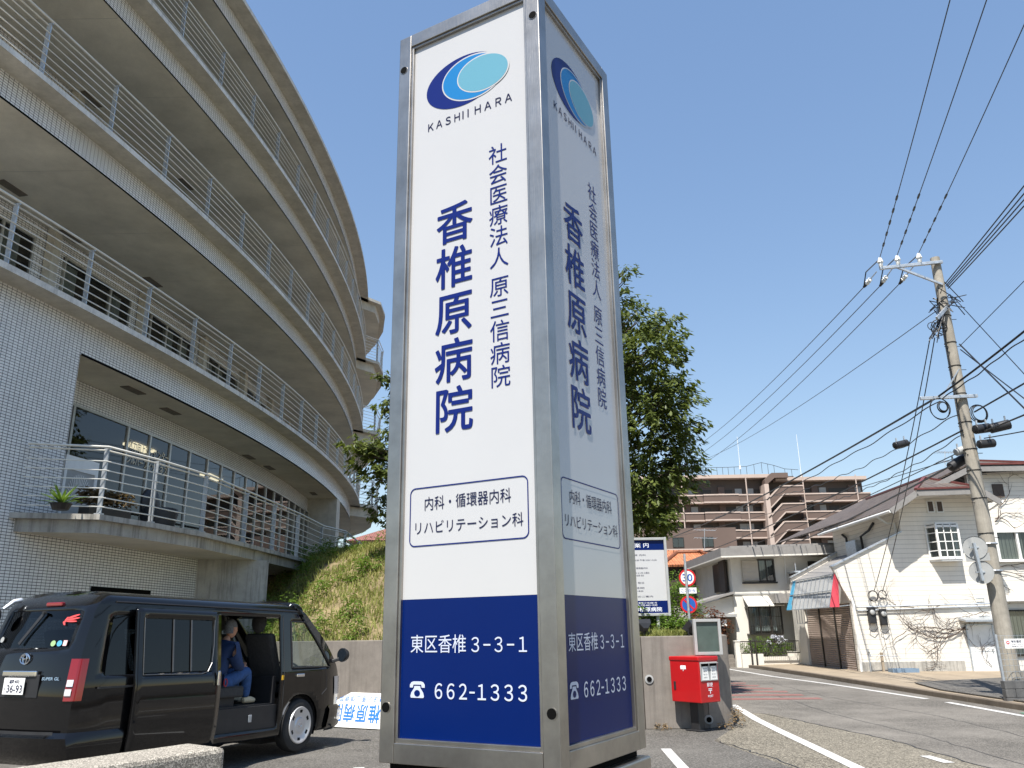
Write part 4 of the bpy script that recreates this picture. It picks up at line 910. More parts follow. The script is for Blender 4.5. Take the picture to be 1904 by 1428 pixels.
# ---- seated passenger
def V2W(p): return VM @ V(p)
def skin(name, nodes, edges, mats, parent, sub=2, root=0):
    me = bpy.data.meshes.new(name); me.from_pydata([tuple(p) for p, r in nodes], edges, []); o = bpy.data.objects.new(name, me); COL.objects.link(o)
    for mm in mats: me.materials.append(mm)
    md = o.modifiers.new('skin', 'SKIN'); md.use_smooth_shade = True; sv = me.skin_vertices[0].data
    for i, (p, r) in enumerate(nodes): sv[i].radius = r if isinstance(r, tuple) else (r, r); sv[i].use_root = (i == root)
    s_ = o.modifiers.new('sub', 'SUBSURF'); s_.levels = s_.render_levels = sub
    bpy.context.view_layer.update(); dg = bpy.context.evaluated_depsgraph_get(); nm = bpy.data.meshes.new_from_object(o.evaluated_get(dg)); o.modifiers.clear(); o.data = nm
    if parent: o.parent = parent
    return o
pb = V2W((-1.32, -.44, .66)); per = thing('person', 'grey-haired person in navy jacket and jeans seated in the open van doorway', 'person', tuple(pb), VH)
# local: x forward (van axis), y left, z up from the van floor; pelvis on the cushion
def hand(base, d, side, curl, par, nm='hand'):
    d = V(d).normalized(); s = V((0, 0, 1)).cross(d).normalized()*side; nv = d.cross(s); palm = [(V(base), .022), (V(base)+d*.05, .032), (V(base)+d*.09, .028)]
    nodes, edges = palm[:], [(0, 1), (1, 2)]
    for k, (off, L) in enumerate(((.028, .068), (.010, .075), (-.010, .07), (-.027, .055))):
        b0 = V(base)+d*.088+s*off; i = len(nodes); a = curl; p = b0
        nodes.append((p, .0095)); edges.append((2, i)); ang = 0
        for q in range(2): ang += a; p = p+(d*math.cos(ang)+nv*-math.sin(ang))*L*.5; nodes.append((p, .0085)); edges.append((i+q, i+q+1))
    i = len(nodes); t0 = V(base)+d*.03+s*.03; nodes += [(t0, .011), (t0+s*.025+d*.03, .0095), (t0+s*.02+d*.055, .0085)]; edges += [(1, i), (i, i+1), (i+1, i+2)]
    return skin(nm, nodes, edges, [m['skin']], par, 1)
# body surface: torso, arms, legs as one continuous skin; clothing as children
nb = [((0, 0, .30), .13), ((.03, 0, .46), .125), ((.07, 0, .62), (.14, .12)), ((.11, 0, .74), (.15, .11)), ((.15, 0, .83), .06), ((.19, 0, .90), .055),
      ((.12, -.17, .76), .06), ((.17, -.21, .52), .05), ((.36, -.13, .47), .038), ((.12, .17, .76), .06), ((.2, .22, .52), .05), ((.38, .08, .49), .038),
      ((.05, -.10, .27), .095), ((.44, -.14, .42), .075), ((.47, -.12, .06), .05), ((.05, .10, .27), .095), ((.46, .10, .40), .075), ((.52, .12, .06), .05)]
eb = [(0, 1), (1, 2), (2, 3), (3, 4), (4, 5), (3, 6), (6, 7), (7, 8), (3, 9), (9, 10), (10, 11), (0, 12), (12, 13), (13, 14), (0, 15), (15, 16), (16, 17)]
nb = [(p, tuple(q*.84 for q in r) if isinstance(r, tuple) else r*.84) for p, r in nb]; nb = [(p, tuple(q*(1 if i in (4, 5) else .78) for q in r) if isinstance(r, tuple) else r*(1 if i in (4, 5, 8, 11) else .78)) for i, (p, r) in enumerate(nb)]; bdy = skin('body', nb, eb, [m['skin']], per)
jk = [((0, 0, .30), .15), ((.03, 0, .46), .145), ((.07, 0, .62), (.155, .135)), ((.11, 0, .75), (.15, .12)), ((.15, 0, .82), .075), ((.12, -.18, .755), .095), ((.17, -.215, .52), .085), ((.34, -.135, .475), .06), ((.12, .18, .755), .095), ((.2, .225, .52), .085), ((.36, .09, .49), .06)]
jo = skin('jacket', jk, [(0, 1), (1, 2), (2, 3), (3, 4), (3, 5), (5, 6), (6, 7), (3, 8), (8, 9), (9, 10)], [m['jack']], per)
tk = [((0, 0, .27), .15), ((.06, -.10, .265), .115), ((.26, -.13, .36), .10), ((.45, -.14, .43), .09), ((.47, -.13, .24), .075), ((.47, -.12, .07), .065), ((.06, .10, .265), .115), ((.28, .11, .34), .10), ((.47, .10, .41), .09), ((.50, .11, .24), .075), ((.53, .12, .07), .065)]
to = skin('trousers', tk, [(0, 1), (1, 2), (2, 3), (3, 4), (4, 5), (0, 6), (6, 7), (7, 8), (8, 9), (9, 10)], [m['jean']], per)
for y, x in ((-.12, .48), (.12, .54)):
    skin('shoe', [((x-.05, y, .045), .04), ((x+.03, y, .055), .05), ((x+.12, y, .04), .045), ((x+.20, y, .03), .03)], [(0, 1), (1, 2), (2, 3)], [m['shoe']], per, 2, 1)
hd = V((.235, 0, .99)); b = MB(); n_, k_ = 20, 14; rows = []
for i in range(k_+1):
    t = math.pi*i/k_; row = []
    for j in range(n_+1):
        a = 2*math.pi*j/n_; fx = math.cos(a); r = math.sin(t); x = .098*r*fx; y = .074*r*math.sin(a); z = .118*math.cos(t)
        if z < 0: x += .012*(-z/.118); y *= 1-.28*(-z/.118)
        if fx > .93 and -.035 < z < .02: x += .022*(1-abs(z+.012)/.04)          # nose
        if fx > .75 and .0 < z < .03 and abs(y) > .018: x -= .008                 # eye sockets
        if fx > .85 and -.062 < z < -.045: x -= .006                              # mouth
        row.append(hd+V((x, y, z)))
    rows.append(row)
b.grid(rows)
for sd in (-1, 1): b.ball(hd+V((-.005, sd*.076, -.005)), .026, 8, 0, (.7, .35, 1.1))
b.build('head', m['skin'], bdy, True, local=True)
b = MB()
for sd in (-1, 1): b.ball(hd+V((.083, sd*.030, .014)), .009, 8)
b.build('eyes', m['inkN'], bdy, True, local=True)
b = MB(); b.grid([[hd+V((-.014+1.10*(.098*math.sin(t)*math.cos(a)), 1.10*.074*math.sin(t)*math.sin(a), .012+1.08*.118*math.cos(t))) for a in [2*math.pi*j/20 for j in range(21)]] for t in [math.pi*.47*i/8 for i in range(9)]])
b.grid([[hd+V((-.02-1.05*.098*math.cos(a)*.9, 1.08*.076*math.sin(a), z)) for z in (.03, 0, -.04, -.06)] for a in [-1.35+2.7*i/12 for i in range(13)]]); b.build('hair', m['hairg'], per, True, local=True)
hand((.36, -.13, .475), (.8, .45, .12), -1, .5, bdy); hand((.38, .085, .495), (.8, -.3, .1), 1, .5, bdy)
# second person beyond, only the dark hair and shoulder show
pb2 = V2W((-1.22, .42, .66)); p2 = thing('person', 'dark-haired person in black clothing half hidden beside the grey-haired passenger', 'person', tuple(pb2), VH)
nb2 = [(V(p), (tuple(q*1.12 for q in r) if isinstance(r, tuple) else r*1.6)) for p, r in nb]; o2 = skin('body', nb2, eb, [m['blk']], p2)
b = MB(); b.grid(rows); b.build('head', m['skin'], o2, True, local=True)
b = MB(); b.grid([[hd+V((-.016+1.14*(.098*math.sin(t)*math.cos(a)), 1.14*.074*math.sin(t)*math.sin(a), .012+1.12*.118*math.cos(t))) for a in [2*math.pi*j/20 for j in range(21)]] for t in [math.pi*.55*i/8 for i in range(9)]]); b.build('hair', m['blk'], p2, True, local=True)
hand((.36, -.13, .475), (.8, .45, .12), -1, .5, o2); hand((.38, .085, .495), (.8, -.3, .1), 1, .5, o2)
for y, x in ((-.12, .48), (.12, .54)): skin('shoe', [((x-.05, y, .045), .04), ((x+.03, y, .055), .05), ((x+.12, y, .04), .045), ((x+.20, y, .03), .03)], [(0, 1), (1, 2), (2, 3)], [m['blk']], p2, 2, 1)
b = MB(); hp = V2W((-.82, -.36, 1.19)); t = thing('mobile_phone', 'small dark phone held in the hands of the seated passenger', 'phone', tuple(hp), VH); b.obox((0, 0, 0), (.05, 0, .045), (0, .036, 0), (-.004, 0, .004)); b.build('case', m['blk'], t, bevel=.004, local=True); b = MB(); b.obox((-.004, 0, .005), (.046, 0, .0415), (0, .033, 0), (-.0006, 0, .0007)); b.build('screen', m['dark'], t, local=True)

# ---- white banner board leaning against the wall, its lettering upside down
o0, o1 = atz(600, 1350, .02), atz(745, 1358, .02); up_ = V((.05, .30, .78)).normalized(); ub = (o1-o0); L = ub.length; ub.normalize(); nn = ub.cross(up_).normalized()
bb = thing('banner_board', 'white board with upside-down blue hospital lettering propped against the wall', 'banner', tuple(o0))
b = MB(); hB = .62; b.prism([o0, o1, o1+up_*hB, o0+up_*hB], -nn*.03 if nn.y < 0 else nn*.03); b.build('board', m['white'], bb)
sgn = 1 if nn.y < 0 else -1
Q = lambda a, h: o1-ub*a+up_*(hB-h)+nn*(sgn*.004)
b = MB()
for i, ch in enumerate('香椎原病院'): text_cell(b, ch, Q, .08+.29*i+.13, .20, .27, .34, .018)
for i, ch in enumerate('医療法人原三信病院'): text_cell(b, ch, Q, .12+.135*i+.2, .07-.02, .11, .12, .004)
b.build('lettering', flat('bright_blue_ink', srgb(40, 110, 190), .5, 0, 0), bb)
# ================================================================ mailbox, notice board, guide board, spotlights
a = math.radians(53); cn = aty(1308, 1357, 14.25); cn.z = 0; fn = V((math.cos(a), -math.sin(a), 0)); lf = V((-math.cos(a), math.sin(a), 0))
MW, MD = .49, .64; fx = V((fn.y*-1, fn.x, 0)); 
mb_ = thing('mailbox', 'red metal mailbox with two letter slots on a black post', 'mailbox', tuple(cn+lf*.32+fx*.245))
c0 = cn; P = lambda d, w, z: c0+lf*d+fx*w+UZ*z
b = MB(); b.prism([P(0, 0, .46), P(MD, 0, .46), P(MD, MW, .46), P(0, MW, .46)], UZ*.66); bx_ = b.build('box', m['mailred'], mb_, bevel=.012)
b = MB(); b.prism([P(-.012, -.012, 1.115), P(MD+.012, -.012, 1.115), P(MD+.012, MW+.012, 1.115), P(-.012, MW+.012, 1.115)], UZ*.075); b.build('lid', m['mailred'], mb_, bevel=.018)
b = MB(); c = P(.32, .245, 0); b.obox(c+UZ*.23, lf*.09, fx*.075, UZ*.23); b.obox(c+UZ*.012, lf*.16, fx*.14, UZ*.012); b.build('post', m['blk'], mb_, bevel=.008)
nF = fn; F = lambda w, z, d=0: P(0, w, z)+nF*d
b = MB(); b.prism([F(.03, .80, .0), F(MW-.03, .80, .0), F(MW-.03, 1.10, .0), F(.03, 1.10, .0)], nF*.012); sp_ = b.build('slot_panel', m['grey'], mb_, bevel=.004)
for w in (.05, .26):
    b = MB(); b.prism([F(w, 1.035, .012), F(w+.18, 1.035, .012), F(w+.18, 1.075, .012), F(w, 1.075, .012)], nF*.004); b.build('letter_slot', m['dark'], sp_)
    b = MB(); b.prism([F(w-.005, 1.078, .012), F(w+.185, 1.078, .012), F(w+.185, 1.088, .012), F(w-.005, 1.088, .012)], nF*.04); b.build('slot_hood', m['grey'], sp_)
    b = MB(); b.face([F(w, .815, .0145), F(w+.18, .815, .0145), F(w+.15, 1.03, .0145), F(w+.03, 1.03, .0145)]); lb = b.build('slot_label', m['white'], sp_)
    b = MB(); Q = lambda x, z: F(x, z, .016)
    for i, s_ in enumerate(('手紙・はがき', '集配時刻 平日', '9:30  15:10', '土曜日 休日')): text_fit(b, s_, Q, w+.045, .99-i*.048, w+.135, 1.012-i*.048)
    b.build('lettering', m['inkN'], lb)
b = MB(); Q = lambda x, z: F(x, z, .003); text_cell(b, '郵', Q, .17, .705, .075, .07, .004); text_cell(b, '便', Q, .245, .705, .075, .07, .004); text_fit(b, '〒', Q, .2, .60, .29, .68, .015); text_fit(b, 'POST', Q, .18, .545, .31, .58, .01); b.build('lettering', m['inkW'], bx_)
Lq = lambda d, z: P(MD-d, 0, z)+V((-math.sin(a), -math.cos(a), 0))*.003
b = MB(); b.face([Lq(x, z) for x, z in ((.24, .985), (.36, .985), (.36, 1.045), (.24, 1.045))]); b.build('postal_mark_plate', m['inkW'], bx_)
b = MB(); Q = lambda x, z: Lq(x, z)+V((-math.sin(a), -math.cos(a), 0))*.002; text_fit(b, '〒', Q, .27, .955, .33, 1.035, .02); b.build('postal_mark', m['inkW'], bx_)
b = MB(); b.obox(Lq(.09, .72), lf*.022, V((-math.sin(a), -math.cos(a), 0))*.008, UZ*.065); b.build('door_lock', m['blk'], bx_, bevel=.004)
# notice board fixed to the wall behind the mailbox
z0, z1 = 1.20, 1.80; q0, q1 = aty(1293, 1160, 14.80), aty(1333, 1158, 14.82); q0.z = q1.z = 0; d = (q1-q0).normalized(); n = V((d.y, -d.x, 0))
nb_ = thing('notice_board', 'small grey framed notice board with blank dark green panel behind the mailbox', 'notice board', tuple(q0))
b = MB(); L = (q1-q0).length; B = lambda s, z, dd=0: q0+d*s+UZ*z+n*dd
for s0, s1, a0, a1 in ((-.05, .0, z0, z1), (L, L+.05, z0, z1), (0, L, z0, z0+.05), (0, L, z1-.05, z1)): b.obox(B((s0+s1)/2, (a0+a1)/2), d*(s1-s0)/2, n*.045, UZ*(a1-a0)/2)
b.build('frame', m['grey'], nb_, bevel=.004); b = MB(); b.obox(B(L/2, (z0+z1)/2, -.01), d*L/2, n*.015, UZ*((z1-z0)/2-.05)); b.build('panel', m['green'], nb_)
b = MB(); 
for s_ in (.08, L-.08): b.obox(B(s_, z0+.2, -.10), d*.02, n*.055, UZ*.02)
b.build('bracket', m['grey'], nb_)
# hospital guide board on the planting
gY = 16.2; g0, g1 = aty(1050, 1003, gY), aty(1234, 1009, gY); zt_, zb_ = 3.33, 1.93; gx1 = g1.x; gx0 = gx1-1.15
gb = thing('guide_board', 'framed hospital guide board with blue header behind the sign tower', 'sign', (gx0+.57, gY, 1.55))
G = lambda x, z, dd=0: V((gx0+(gx1-gx0)*x, gY-dd+.05*x, zb_+(zt_-zb_)*z))
b = MB(); b.box(gx0-.05, gx0, gY-.06, gY+.06, zb_-.05, zt_+.05); b.box(gx1, gx1+.05, gY-.02, gY+.10, zb_-.05, zt_+.05); b.beam(G(0, 1.015), G(1, 1.015), .12, .05); b.beam(G(0, -.015), G(1, -.015), .12, .05); b.build('frame', m['grey'], gb, bevel=.006)
b = MB(); b.face([G(0, 0, .02), G(1, 0, .02), G(1, .17, .02), G(0, .17, .02)], 1); b.face([G(0, .17, .02), G(1, .17, .02), G(1, .86, .02), G(0, .86, .02)], 0); b.face([G(0, .86, .02), G(1, .86, .02), G(1, 1, .02), G(0, 1, .02)], 1); b.box(gx0+.01, gx1-.01, gY+.052, gY+.08, zb_, zt_, 2); gp_ = b.build('panel', [m['acrW'], m['acrB'], m['grey']], gb)
b = MB(); Q = lambda x, z: G(x, z, .023); text_fit(b, '診 療 案 内', Q, .2, .895, .74, .965); text_fit(b, '香椎原病院', Q, .42, .025, .9, .085, .01); text_fit(b, '東区香椎3丁目3番1号', Q, .42, .13, .82, .152); text_fit(b, '☎ 662-1333', lambda x, z: Q(x, z), .5, .10, .82, .122) if False else text_fit(b, 'TEL 092-662-1333', Q, .45, .10, .82, .122); b.build('lettering', m['inkW'], gp_)
b = MB()
for i, (s_, x0, x1, z) in enumerate((('診療科目 内科', .3, .68, .78), ('午前 9:00〜12:00 午後 2:00〜5:30', .25, .86, .71), ('循環器内科', .5, .7, .60), ('リハビリテーション科 土曜日', .3, .72, .535), ('休診日', .45, .62, .50), ('日曜・祝日', .35, .62, .40), ('面会時間', .3, .62, .33), ('午後 1:00〜8:00', .3, .60, .29), ('駐車場のご案内', .3, .76, .215))): text_fit(b, s_, Q, x0, z, x1, z+.025)
b.build('lettering', m['inkN'], gp_)
for x in (gx0+.2, gx1-.2):
    b = MB(); b.cyl((x, gY+.06, 1.35), (x, gY+.06, zb_-.02), .035, 12); b.build('post', m['grey'], gb)
def floodlight(u, v, Y, name, label, rot):
    p = aty(u, v, Y); t = thing(name, label, 'spotlight', (p.x, Y, 1.5), 0); c, s = math.cos(rot), math.sin(rot); d = V((c*.7, s*.7, .7)).normalized(); sd = V((-s, c, 0)); up_ = d.cross(sd)
    b = MB(); pts = lambda k, w, h: [p+d*k+sd*w*i+up_*h*j for i, j in ((-1, -1), (1, -1), (1, 1), (-1, 1))]
    A_, B_, C_ = pts(-.10, .05, .05), pts(-.02, .12, .09), pts(.07, .14, .10); b.grid([A_+A_[:1], B_+B_[:1], C_+C_[:1]]); b.face(A_); b.build('housing', m['blk'], t, bevel=.006); b = MB(); b.face([q-d*.006 for q in C_]); b.build('lens', m['cglass'], t)
    b = MB(); b.beam((p.x, p.y, 1.48), (p.x, p.y, p.z-.06), .03, .03, (1, 0, 0)); b.tube([p-sd*.15, p-sd*.15-UZ*.12, p+sd*.15-UZ*.12, p+sd*.15], .010, 5); b.build('bracket', m['blk'], t)
floodlight(1196, 1164, 15.25, 'spotlight', 'black floodlight on the wall top below the guide board', math.radians(110)); floodlight(1284, 1166, 15.2, 'spotlight', 'black floodlight on the wall top beside the notice board, tilted upward', math.radians(150))
# traffic sign pole across the road
tY = 29.5; tp0, tp1 = aty(1271.5, 1030, tY), aty(1284, 1184, tY); X0 = tp1.x
ts = thing('traffic_sign_post', 'galvanised traffic post with red ring speed limit and no parking discs', 'traffic sign', (X0, tY, 0))
b = MB(); b.cyl((X0, tY, 0), (X0, tY, tp0.z), .045, 14); b.build('pole', m['galv'], ts, True)
b = MB(); b.cyl((X0+.25, tY+.3, 0), (X0+.25, tY+.3, 1.9), .04, 12); b.build('short_pole', m['galv'], ts, True)
def disc(z, dx, kind):
    c = V((X0+dx, tY+.07, z)); b = MB(); b.lathe([(.30, 0), (.30, .004), (.2, .004)], c+V((0, .004, 0)), (0, -1, 0), 40, 0); D = b.build('sign_disc', m['signred'], ts)
    ring = lambda r, d: [c+V((r*math.cos(t), -d, r*math.sin(t))) for t in [2*math.pi*i/40 for i in range(40)]]
    b = MB(); b.face(ring(.235 if kind == 30 else .235, .004), 0); b.build('sign_face', m['white'] if kind == 30 else m['signblue'], D)
    b = MB()
    if kind == 30: text_fit(b, '30', lambda x, z_: c+V((x, -.008, z_)), -.18, -.13, .18, .13, .015); b.build('lettering', m['signblue'], D)
    else: q = V((.7071, 0, -.7071)); b.beam(c-q*.24+V((0, -.007, 0)), c+q*.24+V((0, -.007, 0)), .055, .004, (0, 1, 0)); b.build('slash', m['signred'], D)
disc(aty(1275, 1074, tY).z, .06, 30); disc(aty(1278, 1124, tY).z, .04, 0)
zc = aty(1276, 1098, tY).z; b = MB(); b.box(X0-.25, X0+.35, tY+.06, tY+.068, zc-.10, zc+.10); pl_ = b.build('sign_plate', m['white'], ts); b = MB(); text_fit(b, 'ここから', lambda x, z: V((x, tY+.057, z)), X0-.20, zc-.06, X0+.30, zc+.06, .015); b.build('lettering', m['signblue'], pl_)

# ================================================================ cherry tree behind the sign
def make_tree(name, label, base, trunk_top, blobs, nleaf, leafmat, lsize, seed, group=None, droop=.8, r0=.2, cat='tree'):
    R = np.random.RandomState(seed); t = thing(name, label, cat, tuple(base), 0, group); b = MB(); base = V(base); top = V(trunk_top)
    mid = base.lerp(top, .5)+V((.12, .05, 0)); b.tube([base-UZ*.1, base.lerp(mid, .5), mid, top], [r0*1.35, r0, r0*.85, r0*.5], 9)
    for c, r in blobs:
        c = V(c); s_ = base.lerp(top, min(1, max(.25, (c.z-base.z-1.0)/(top.z-base.z+.01)*.8))); k = s_.lerp(c, .5)+V((0, 0, .25)); b.tube([s_, k, c], [r0*.32, r0*.2, r0*.06], 6)
        for _ in range(3): e_ = c+V(R.normal(0, .5, 3))*r; b.tube([k.lerp(c, .4), k.lerp(e_, .7), e_], [r0*.12, r0*.08, r0*.03], 5)
    b.build('trunk', m['bark'], t, True)
    tot = sum(r**2 for c, r in blobs); V_, F_ = [], []
    for c, r in blobs:
        n = int(nleaf*r*r/tot); nt_ = max(3, n//16)
        tw = R.normal(0, 1, (nt_, 3)); tw /= np.linalg.norm(tw, axis=1)[:, None]; rad = r*R.uniform(.35, 1.05, nt_)**.8
        tc = np.array(c)+tw*rad[:, None]*np.array([1, 1, .8])
        for q in range(nt_):
            out = tw[q].copy(); out[2] = out[2]*.35+.15; out /= np.linalg.norm(out); L = r*.35+.18
            for j in range(16):
                s_ = R.uniform(-.2, 1); p = tc[q]+out*L*s_+R.normal(0, .05, 3); a_ = R.uniform(0, 6.283)
                d = np.array([math.cos(a_)*.75+out[0], math.sin(a_)*.75+out[1], -droop*R.uniform(.3, 1.3)]); d /= np.linalg.norm(d)
                sd = np.cross(d, [0, 0, 1]); sd /= np.linalg.norm(sd)+1e-6; nn = np.cross(sd, d); l = lsize*R.uniform(.65, 1.25); w = l*.24; i = len(V_)
                V_ += [p, p+d*l*.45+sd*w-nn*w*.35, p+d*l, p+d*l*.45-sd*w-nn*w*.35, p+d*l*.45]; F_ += [(i, i+1, i+2, i+4), (i, i+4, i+2, i+3)]
    arr_mesh('crown', np.array(V_), np.array(F_), leafmat, t); return t
bl = []
for u, v, r, dy in ((1162, 505, 16, 0), (1158, 528, 14, .3), (1185, 600, 36, 0), (1235, 608, 28, .5), (1262, 625, 14, .2), (1205, 650, 48, -.4), (1240, 660, 28, .2), (1185, 720, 60, .2), (1245, 735, 42, -.3), (1278, 742, 16, 0), (1205, 790, 62, -.2), (1262, 800, 34, .3), (1288, 792, 13, 0), (1225, 850, 50, .4), (1272, 866, 28, 0), (1292, 868, 12, .2), (1195, 905, 62, 0), (1250, 905, 34, .3), (1205, 955, 45, -.2), (1240, 965, 22, .2), (1190, 985, 30, .3),
                    (1120, 580, 60, .8), (1100, 680, 75, .5), (1080, 800, 80, .6), (1090, 900, 70, .8), (1000, 620, 80, 1.2), (980, 760, 90, 1), (960, 880, 80, 1.3), (880, 680, 70, 1.0), (860, 800, 75, .8), (830, 900, 60, .8), (790, 760, 60, .3),
                    (648, 828, 12, -.2), (668, 838, 20, 0), (695, 852, 30, .2), (712, 880, 24, 0), (690, 880, 18, .1), (716, 700, 9, 0), (706, 704, 6, 0), (722, 752, 12, 0), (712, 760, 7, 0), (735, 830, 40, .2), (716, 915, 22, .6), (704, 945, 16, .7), (712, 965, 14, .7)):
    Y = 20+dy*1.3; p = aty(u, v, Y); bl.append((p, r/1500*20.5))
p0 = aty(1040, 1100, 20.8); p0.z = hill(p0.x, 20.8)-.05
make_tree('cherry_tree', 'large cherry tree with drooping leaves rising behind the sign tower', p0, aty(1020, 640, 21.2), bl, 42000, m['leaf'], .175, 11)
# planting on the wall top to the right of the sign
def bush(name, label, c, rx, ry, h, n, mat, seed, ls=.08, cat='shrub', group=None):
    R = np.random.RandomState(seed); t = thing(name, label, cat, tuple(c), 0, group); v, f = [], []; b = MB()
    for k in range(7): a_ = 6.283*k/7; b.tube([V(c), V(c)+V((math.cos(a_)*rx*.4, math.sin(a_)*ry*.4, h*.75))], [.02, .006], 5)
    b.build('stem', m['bark'], t)
    for _ in range(max(6, n//45)):
        a_ = R.uniform(0, 6.283); q = R.rand()**.5; leafplant(R, c[0]+math.cos(a_)*rx*q, c[1]+math.sin(a_)*ry*q, c[2]+h*R.uniform(.05, .7)*(1-q*.4), h*.32, min(rx, ry)*.45, 45, v, f, ls)
    arr_mesh('foliage', np.array(v), np.array(f), mat, t); return t
bush('green_shrub', 'dark green leafy shrub below the guide board', (2.55, 16.6, 1.5), .5, .3, .55, 900, m['weed'], 4)
bush('green_shrub', 'low trailing green shrub between guide board and notice board', (3.05, 16.2, 1.5), .4, .3, .42, 700, m['weed'], 6)
c_ = aty(1252, 1120, 31.5); bush('green_bush', 'bright yellow-green bush behind the traffic sign post', (c_.x, 31.5, 1.2), .95, .8, 2.7, 3200, m['weed'], 8, .13)
c_ = aty(1320, 1180, 26.5); bush('red_leaf_shrub', 'round red-leaved shrub in front of the house entrance', (c_.x, 26.5, .9), .55, .5, 1.5, 2000, m['redleaf'], 9, .1)
v, f = blades(2600, lambda R: (lambda x, y: (x, y, WT-.02))(R.uniform(1.9, 3.3), R.uniform(15.2, 15.9)), .05, .16, .010, .8, 12); tri_build('wall_top_grass', v, f, m['grass'], kind='stuff')
R = np.random.RandomState(2); v, f = [], []
for x, y in ((3.78, 15.0), (3.86, 15.2), (3.9, 15.45), (2.45, 14.85), (3.5, 14.75), (3.95, 15.9)): leafplant(R, x, y, 0, .30 if x > 3.6 else .1, .16, 60, v, f, .05)
tri_build('dry_weeds', v, f, m['dry'], kind='stuff')
# ================================================================ white corner house with shutters
def xz(pts, Y): return [V((x, Y, z)) for x, z in pts]
def roofface(b, pts, mi=0):                                             # planar roof face with tile UVs running down the slope
    pts = [V(p) for p in pts]; n = (pts[1]-pts[0]).cross(pts[2]-pts[0]).normalized()
    if n.z < 0: n = -n
    e = UZ.cross(n); e = e.normalized() if e.length > 1e-4 else V((1, 0, 0)); d = n.cross(e); b.face(pts, mi, [(p.dot(e), p.dot(d)) for p in pts])
wh = thing('house', 'white-boarded corner house with brown hipped roof, bay window and closed shutters', 'house', (14.2, 30, 0))
b = MB(); b.prism(xz([(12.02, 0), (12.02, 2.45), (11.78, 2.95), (11.51, 3.67), (14.19, 4.88), (14.25, 6.05), (14.92, 6.27), (16.67, 6.30), (17.3, 6.02), (17.3, 0)], 30), (0, .16, 0)); b.build('front_wall', m['side'], wh)
b = MB(); b.box(12.04, 15.72, 29.97, 30.0, 0, .40); b.build('foundation', m['stainconc'], wh)
b = MB(); b.prism([V((14.25, 30.16, 3.4)), V((14.25, 36.6, 3.4)), V((14.25, 36.6, 5.75)), V((14.25, 30.16, 6.0))], (.15, 0, 0)); b.box(14.4, 17.3, 36.4, 36.6, 0, 5.7); b.build('side_wall', m['side'], wh)
b = MB(); b.prism(xz([(12.1, 0), (12.1, 3.64), (14.24, 4.70), (14.24, 0)], 36.4), (0, .16, 0)); b.build('far_parapet', m['side'], wh)
for Y0 in (29.96, 36.36):
    b = MB(); q = [(11.48, 3.69), (14.2, 4.91)] if Y0 < 30 else [(12.06, 3.68), (14.24, 4.74)]; b.beam((q[0][0], Y0+.1, q[0][1]), (q[1][0], Y0+.1, q[1][1]), .26, .05); b.build('parapet_cap', m['galv'], wh)
b = MB(); b.face([(12.0, 30.16, 3.45), (12.0, 36.4, 3.45), (14.25, 36.4, 4.55), (14.25, 30.16, 4.55)]); b.build('lean_to_roof', m['fasc'], wh)
b = MB(); b.box(12.0, 12.16, 35.0, 36.4, 0, 3.4); b.box(12.0, 12.16, 30.16, 35.0, 2.42, 3.4); b.build('shop_wall', m['sideW'], wh)
for i in range(3):
    b = MB(); y0 = 30.22+i*1.59; b.face([(12.08, y0+.03, .02), (12.08, y0+1.55, .02), (12.08, y0+1.55, 2.42), (12.08, y0+.03, 2.42)]); s_ = b.build('roller_shutter', m['shut'], wh)
    b = MB(); b.box(12.03, 12.10, y0-.03, y0+.03, 0, 2.42); b.build('guide_rail', m['dkframe'], s_)
# shop sign frame with faded canvas ends
aw = thing('shop_awning', 'faded shop awning frame with red and blue canvas ends above the shutters', 'awning', (11.6, 32.3, 2.3))
T0, T1, B0, B1 = V((11.62, 30.1, 3.44)), V((11.62, 34.7, 3.44)), V((11.28, 30.1, 2.28)), V((11.28, 34.7, 2.28))
b = MB(); b.face([T0, T1, B1, B0]); b.build('grey_sheet', flat('faded_sheet', (.44, .44, .43), .7, 0, .12, 1.2), aw)
b = MB()
for i in range(11): t = i/10; b.beam(T0.lerp(T1, t)+V((-.03, 0, 0)), B0.lerp(B1, t)+V((-.05, 0, 0)), .016, .016)
for t in (0, .5, 1): b.beam(T0.lerp(B0, t)+V((-.04, 0, 0)), T1.lerp(B1, t)+V((-.04, 0, 0)), .03, .03)
b.beam(B0, V((12, 30.1, 2.34)), .03, .03); b.beam(B1, V((12, 34.7, 2.34)), .03, .03); b.beam(T0, V((12, 30.1, 3.44)), .03, .03)
for i in range(5): y = 33.2+i*.3; b.beam((11.5, y, 2.28), (11.5, y, 1.75), .02, .02)
b.beam((11.5, 33.2, 1.75), (11.5, 34.4, 1.75), .02, .02); b.build('frame', m['galv'], aw)
b = MB(); b.prism([T0+V((.10, 0, .02)), T0+V((-.04, 0, .02)), B0, V((11.62, 30.1, 2.28))], (0, -.03, 0)); b.build('red_canvas', m['cred'], aw); b = MB(); b.prism([T1+V((-.02, -.3, 0)), T1, B1+V((-.08, 0, 0)), B1+V((-.06, -.5, 0))], (.02, 0, 0)); b.build('blue_canvas', m['cblue'], aw)
